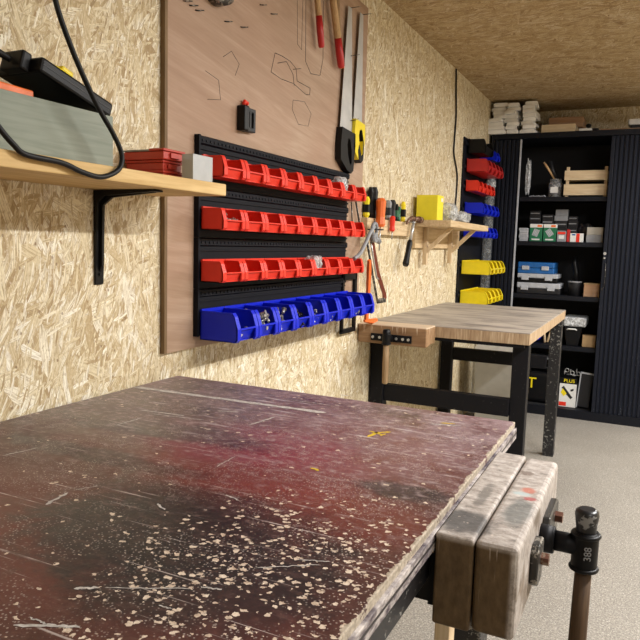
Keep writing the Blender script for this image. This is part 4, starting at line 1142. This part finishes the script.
sbox('cream_box', 0.684, 0.786, yF, yF + .10, S2 + .0525, S2 + .103, 'offwhite', 'cream box on the grey one, right end of the second shelf', 'box')
k = 0
SP = ['bottom', 'second', 'third', 'fourth', 'fifth', 'top']
for ci, (xa, wd, hs, y0, z0) in enumerate(((0.235, 0.062, (.025, .025, .03, .022), yF, 0), (0.285, 0.075, (.05, .05, .05, .04, .04), 5.06, 0), (0.372, 0.075, (.06, .06, .05, .032), 5.06, 0), (0.458, 0.085, (.055, .05, .05, .04, .045), 5.06, 0), (0.548, 0.062, (.06, .05, .05, .03), 5.06, 0))):
    z = S2
    for j, h in enumerate(hs):
        nm_ = ['of the small front stack', 'of the leftmost rear stack', 'of the second rear stack', 'of the third rear stack', 'of the rightmost rear stack'][ci]
        sbox('plastic_case', xa + random.uniform(-.003, .003), xa + wd + random.uniform(-.003, .003), y0, y0 + .06, z, z + h - .003, ['light_grey', 'dark', 'dark', 'dark', 'dark'][ci] if j < 3 or ci != 3 else 'grey',
             f'small grey case, {ORD[j]} from below {nm_} in the cabinet', 'case', .002, 'small cases on the second cabinet shelf', [('lid_line', (xa + .006, xa + wd - .006, y0 - .0008, y0, z + h * .4, z + h * .55), 'grey')])
        z += h - .0026
bag('dark_bag', (0.665, 5.09, S2 + .07), (0.045, 0.035, 0.058), 'dark grey crumpled bag behind the boxes, right part of the second cabinet shelf', 21, 'dark')
# third shelf
def tcase(x0, x1, z0, z1, body, lidm, label, zsp=None):
    o = thing('tool_case', ((x0 + x1) / 2, 5.05, z0), label, 'case', 'tool cases in the cabinet')
    zm = z0 + (z1 - z0) * .5
    MB().box(x0, x1, yF, yF + .22, z0, zm - .0005, .006).build('base', body, o)
    MB().box(x0, x1, yF, yF + .22, zm + .0005, z1, .006).build('lid', lidm, o)
    for xx in (x0 + .03, x1 - .085):
        MB().box(xx, xx + .05, yF - .006, yF, zm - .014, zm + .014, .002).build('clasp', 'light_grey', o)
    return o
tcase(0.24, 0.535, S3, S3 + .078, 'dark', 'light_grey', 'dark case with a pale grey lid, bottom of three on the third shelf')
tcase(0.24, 0.515, S3 + .0785, S3 + .142, 'black', 'light_grey', 'black case with a pale lid, middle of three on the third shelf')
tcase(0.24, 0.488, S3 + .1425, S3 + .222, 'case_blue', 'case_blue', 'blue case on top of the stack on the third shelf')
o = thing('dark_canister', (0.64, 5.0, S3), 'dark round canister beside the cases on the third shelf', 'canister')
MB().tube([(0.625, 5.02, S3), (0.625, 5.02, S3 + .085), (0.625, 5.02, S3 + .09)], [0.042, 0.044, 0.044], 22).build('body', 'dark', o)
MB().tube([(0.625, 5.02, S3 + .0905), (0.625, 5.02, S3 + .100)], 0.047, 22).build('lid', 'grey', o)
tag(MB().tube([(0.625, 5.06, S3 + .101), (0.625, 5.06, S3 + .16), (0.61, 5.06, S3 + .22), (0.61, 5.06, S3 + .27)], [.03, .02, .018, .012], 12).build('spray_bottle', 'black', None, (0.625, 5.06, S3 + .101)), 'black bottle standing on the dark canister', 'bottle')
sbox('wooden_box', 0.690, 0.790, yF, yF + .12, S3, S3 + .085, 'brown_x', 'small brown wooden box, right end of the third shelf', 'box', parts=[('lid', (0.688, 0.792, yF - .002, yF + .122, S3 + .0855, S3 + .092), 'card')])
# fourth shelf
o = thing('storage_tub', (0.63, 5.02, S4), 'black tub with a clear grey lid on the fourth cabinet shelf', 'tub')
MB().prism([(0.602, S4), (0.678, S4), (0.700, S4 + .135), (0.580, S4 + .135)], 1, yF, yF + .2, .003).build('body', 'black', o)
MB().box(0.574, 0.722, yF - .008, yF + .21, S4 + .1355, S4 + .200, .01).build('lid', 'frosted', o)
MB().tube([(0.60, yF - .006, S4 + .112), (0.61, yF - .010, S4 + .118), (0.655, yF - .010, S4 + .118), (0.665, yF - .006, S4 + .112)], .005, 8).build('handle', 'white', o)
sbox('cardboard_box', 0.705, 0.790, yF, yF + .10, S4, S4 + .078, 'card', 'small cardboard box, right end of the fourth cabinet shelf', 'box', parts=[('flap', (0.704, 0.791, yF - .001, yF + .05, S4 + .0785, S4 + .081), 'card')])
tag(MB().blobm((0.375, 5.02, S4 + .038), (0.05, 0.05, 0.0335), 31, .05).build('blue_cloth', 'blue', None, (0.375, 5.02, S4)), 'bright blue bundle on the fourth cabinet shelf, seen under the bench top', 'cloth')
for i, (a, b_) in enumerate((((0.455, 4.99, S4 + .004), (0.430, 5.05, S4 + .16)), ((0.47, 5.0, S4 + .006), (0.500, 5.06, S4 + .15)), ((0.515, 4.985, S4 + .005), (0.47, 5.07, S4 + .12)))):
    tag(MB().tube([a, b_], .008, 8).build('wooden_stick', 'pine_z', None, a), ['left', 'middle', 'right'][i] + ' of three pale wooden sticks leaning on the fourth cabinet shelf', 'stick', 'wooden sticks in the cabinet')
# bottom
o = thing('grey_tray', (0.43, 5.0, 0.39), 'pale edged tray above the black tool bag at the bottom of the cabinet', 'tray')
MB().box(0.25, 0.545, yF, yF + .25, 0.386, 0.396, .002).build('board', 'grey', o)
for xx in (0.255, 0.53):
    for yy in (yF + .005, yF + .235):
        MB().box(xx, xx + .01, yy, yy + .01, S5, 0.3855).build('leg', 'dark', o)
o = thing('tool_bag', (0.42, 5.03, S5), 'black tool bag with a yellow letter T at the bottom of the cabinet', 'tool bag')
MB().box(0.31, 0.515, yF + .012, yF + .17, S5, S5 + .225, .03, seg=4).build('body', 'black', o)
MB().tube(spline([(0.36, 5.0, S5 + .222), (0.37, 5.0, S5 + .262), (0.43, 5.0, S5 + .275), (0.48, 5.0, S5 + .258), (0.485, 5.0, S5 + .222)], 5), .008, 8).build('handle', 'black_rubber', o)
text_mesh('letter', 'T', 0.11, 'yellow', o, Matrix.Translation((0.385, yF + .0112, S5 + .14)) @ Matrix.Rotation(R(90), 4, 'X'), .001)
o = thing('product_box', (0.63, 5.0, S5), 'white and black boxed power tool with yellow lettering, bottom of the cabinet', 'box')
MB().box(0.578, 0.690, yF, yF + .09, S5, S5 + .165, .001).build('carton', 'white', o)
MB().box(0.578, 0.690, yF, yF + .09, S5 + .1655, S5 + .205, .001).build('header', 'black', o)
text_mesh('lettering', 'PLUS', 0.034, 'yellow', o, Matrix.Translation((0.640, yF - .0008, S5 + .186)) @ Matrix.Rotation(R(90), 4, 'X'))
MB().box(0.580, 0.628, yF - .0008, yF, S5 + .006, S5 + .034).build('red_block', 'red', o)
MB().prism([(0.592, S5 + .135), (0.606, S5 + .148), (0.640, S5 + .105), (0.668, S5 + .070), (0.655, S5 + .058), (0.625, S5 + .09)], 1, yF - .0010, yF - .0002).build('picture', 'dark', o)
MB().prism([(0.588, S5 + .10), (0.600, S5 + .13), (0.628, S5 + .095), (0.61, S5 + .075)], 1, yF - .0014, yF - .0010).build('picture', 'yellow', o)
MB().prism([(0.65, S5 + .125), (0.672, S5 + .135), (0.672, S5 + .12), (0.655, S5 + .112)], 1, yF - .0014, yF - .0002).build('picture', 'dark', o)
o = thing('framed_panel', (0.74, 5.0, S5), 'dark panel with a pale metal frame leaning at the bottom right of the cabinet', 'panel')
mt = rotm((0.74, 5.0, S5), 'Y', 4)
MB().box(0.700, 0.775, yF + .004, yF + .016, S5 + .012, S5 + .245, mat=mt).build('panel', 'dark', o)
MB().box(0.692, 0.700, yF, yF + .02, S5 + .003, S5 + .255, .001, mat=mt).box(0.692, 0.782, yF, yF + .02, S5 + .246, S5 + .256, .001, mat=mt).build('frame', 'light_grey', o)
g = MB()
for i in range(8):
    a = i * 1.1
    g.ring((0.60 + i * .013, 5.02 + .02 * math.sin(a), S5 + .224 + .016 * math.sin(i * 2.3) + .012), 0.013, 0.0035, 'xyz'[i % 3], 12, 6)
tag(g.build('steel_chain', 'steel', None, (0.66, 5.02, S5 + .21)), 'bunch of shiny steel rings lying on the tool box carton', 'chain')

# ------------------------------------------------------------------ on top of the cabinet
ZC = 1.9526
rr = random.Random(5)
WB = 'white slabs stacked on the cabinet'
def slabs(cx, w_, cy, dp, n, h, name_, z0=ZC, sk=0.006, tilt=0):
    z = z0
    first = None
    for i in range(n):
        if first is None:
            g = MB().prism([(-w_ / 2, 0), (w_ / 2, 0), (w_ / 2, h - .006), (w_ / 2 - .008, h - .0012), (-w_ / 2 + .01, h - .0012), (-w_ / 2, h - .007)], 1, -dp / 2, dp / 2, .0012)
            g.box(-w_ / 2 + .004, w_ / 2 - .012, -dp / 2 - .002, -dp / 2, .004, h - .010)
            o = first = g.build('foam_block', slabm)
        else:
            o = first.copy()
            COL.objects.link(o)
        o.location = (cx + rr.uniform(-sk, sk), cy + rr.uniform(-.01, .01), z)
        o.rotation_euler = (0, 0, rr.uniform(-.16, .16))
        o.scale = (rr.uniform(.84, 1.06), rr.uniform(.85, 1.1), 1)
        tag(o, f'white foam block, {ORD[i]} from below in the {name_} stack on the cabinet', 'foam block', WB)
        z += h
slabm = plain('foam_white', (0.93, 0.92, 0.89), 0.7, var=0.05, sc=18)
slabs(0.045, 0.12, 4.96, 0.20, 4, 0.026, 'left front', sk=.004)
slabs(0.060, 0.10, 4.97, 0.18, 4, 0.0265, 'upper left', z0=ZC + .1045, sk=.006)
slabs(0.158, 0.088, 4.96, 0.20, 8, 0.0255, 'middle', sk=.009)
slabs(0.264, 0.094, 4.96, 0.20, 8, 0.0262, 'right', sk=.009)
tag(MB().box(0.345, 0.565, 4.94, 5.30, ZC, ZC + .058, .002, mat=rotm((0.45, 5.1, ZC), 'Z', 0)).build('pale_plank', 'pine_x', None, (0.45, 5.1, ZC)), 'pale wooden plank lying on the cabinet beside the white slabs', 'plank')
tag(MB().box(0.37, 0.60, 5.08, 5.28, ZC + .0585, ZC + .128, .002).build('brown_plank', 'brown_x', None, (0.46, 5.1, ZC + .0585)), 'reddish brown timber block on top of the pale plank', 'plank')
o = thing('torch', (0.64, 4.97, ZC), 'small black and white gadget on the front edge of the cabinet top', 'gadget')
MB().box(0.59, 0.67, 4.93, 4.99, ZC, ZC + .022, .004).build('body', 'white', o)
MB().box(0.60, 0.71, 4.99, 5.03, ZC, ZC + .030, .008).build('case', 'black', o)
MB().blobm((0.645, 4.98, ZC + .045), (.018, .018, .0145), 2, .02).build('knob', 'black', o)
MB().cyl((0.645, 4.98, ZC + .0222), (0.645, 4.98, ZC + .034), .006).build('stem', 'black', o)
tag(MB().box(0.72, 1.10, 4.98, 5.02, ZC, ZC + .018, .002, mat=rotm((0.9, 5.0, ZC), 'Z', 4)).build('thin_batten', 'brown_x', None, (0.9, 5.0, ZC)), 'thin brown batten lying on the right half of the cabinet top', 'batten')
o = thing('white_device', (0.98, 5.1, ZC), 'white and grey item at the right edge of the cabinet top', 'box')
MB().box(0.90, 1.02, 5.06, 5.16, ZC, ZC + .05, .004).build('body', 'dark', o)
MB().box(0.885, 1.02, 5.05, 5.17, ZC + .0505, ZC + .09, .008).build('lid', 'white', o)

# ------------------------------------------------------------------ white bin under the far bench
o = thing('waste_bin', (0.27, 4.45, 0), 'off-white plastic bin with rounded lid, behind the legs of the far bench', 'bin')
MB().prism([(0.125, 0.0), (0.38, 0.0), (0.39, 0.485), (0.10, 0.485)], 1, 4.36, 4.62, .006).build('body', 'offwhite', o)
lid = [(0.095, 0.4855), (0.395, 0.4855), (0.395, 0.505)] + [(0.245 + 0.145 * math.cos(a), 0.505 + 0.06 * math.sin(a)) for a in [math.pi * k_ / 14 for k_ in range(1, 14)]] + [(0.095, 0.505)]
MB().prism(lid, 1, 4.35, 4.63, .003).build('lid', 'white', o)
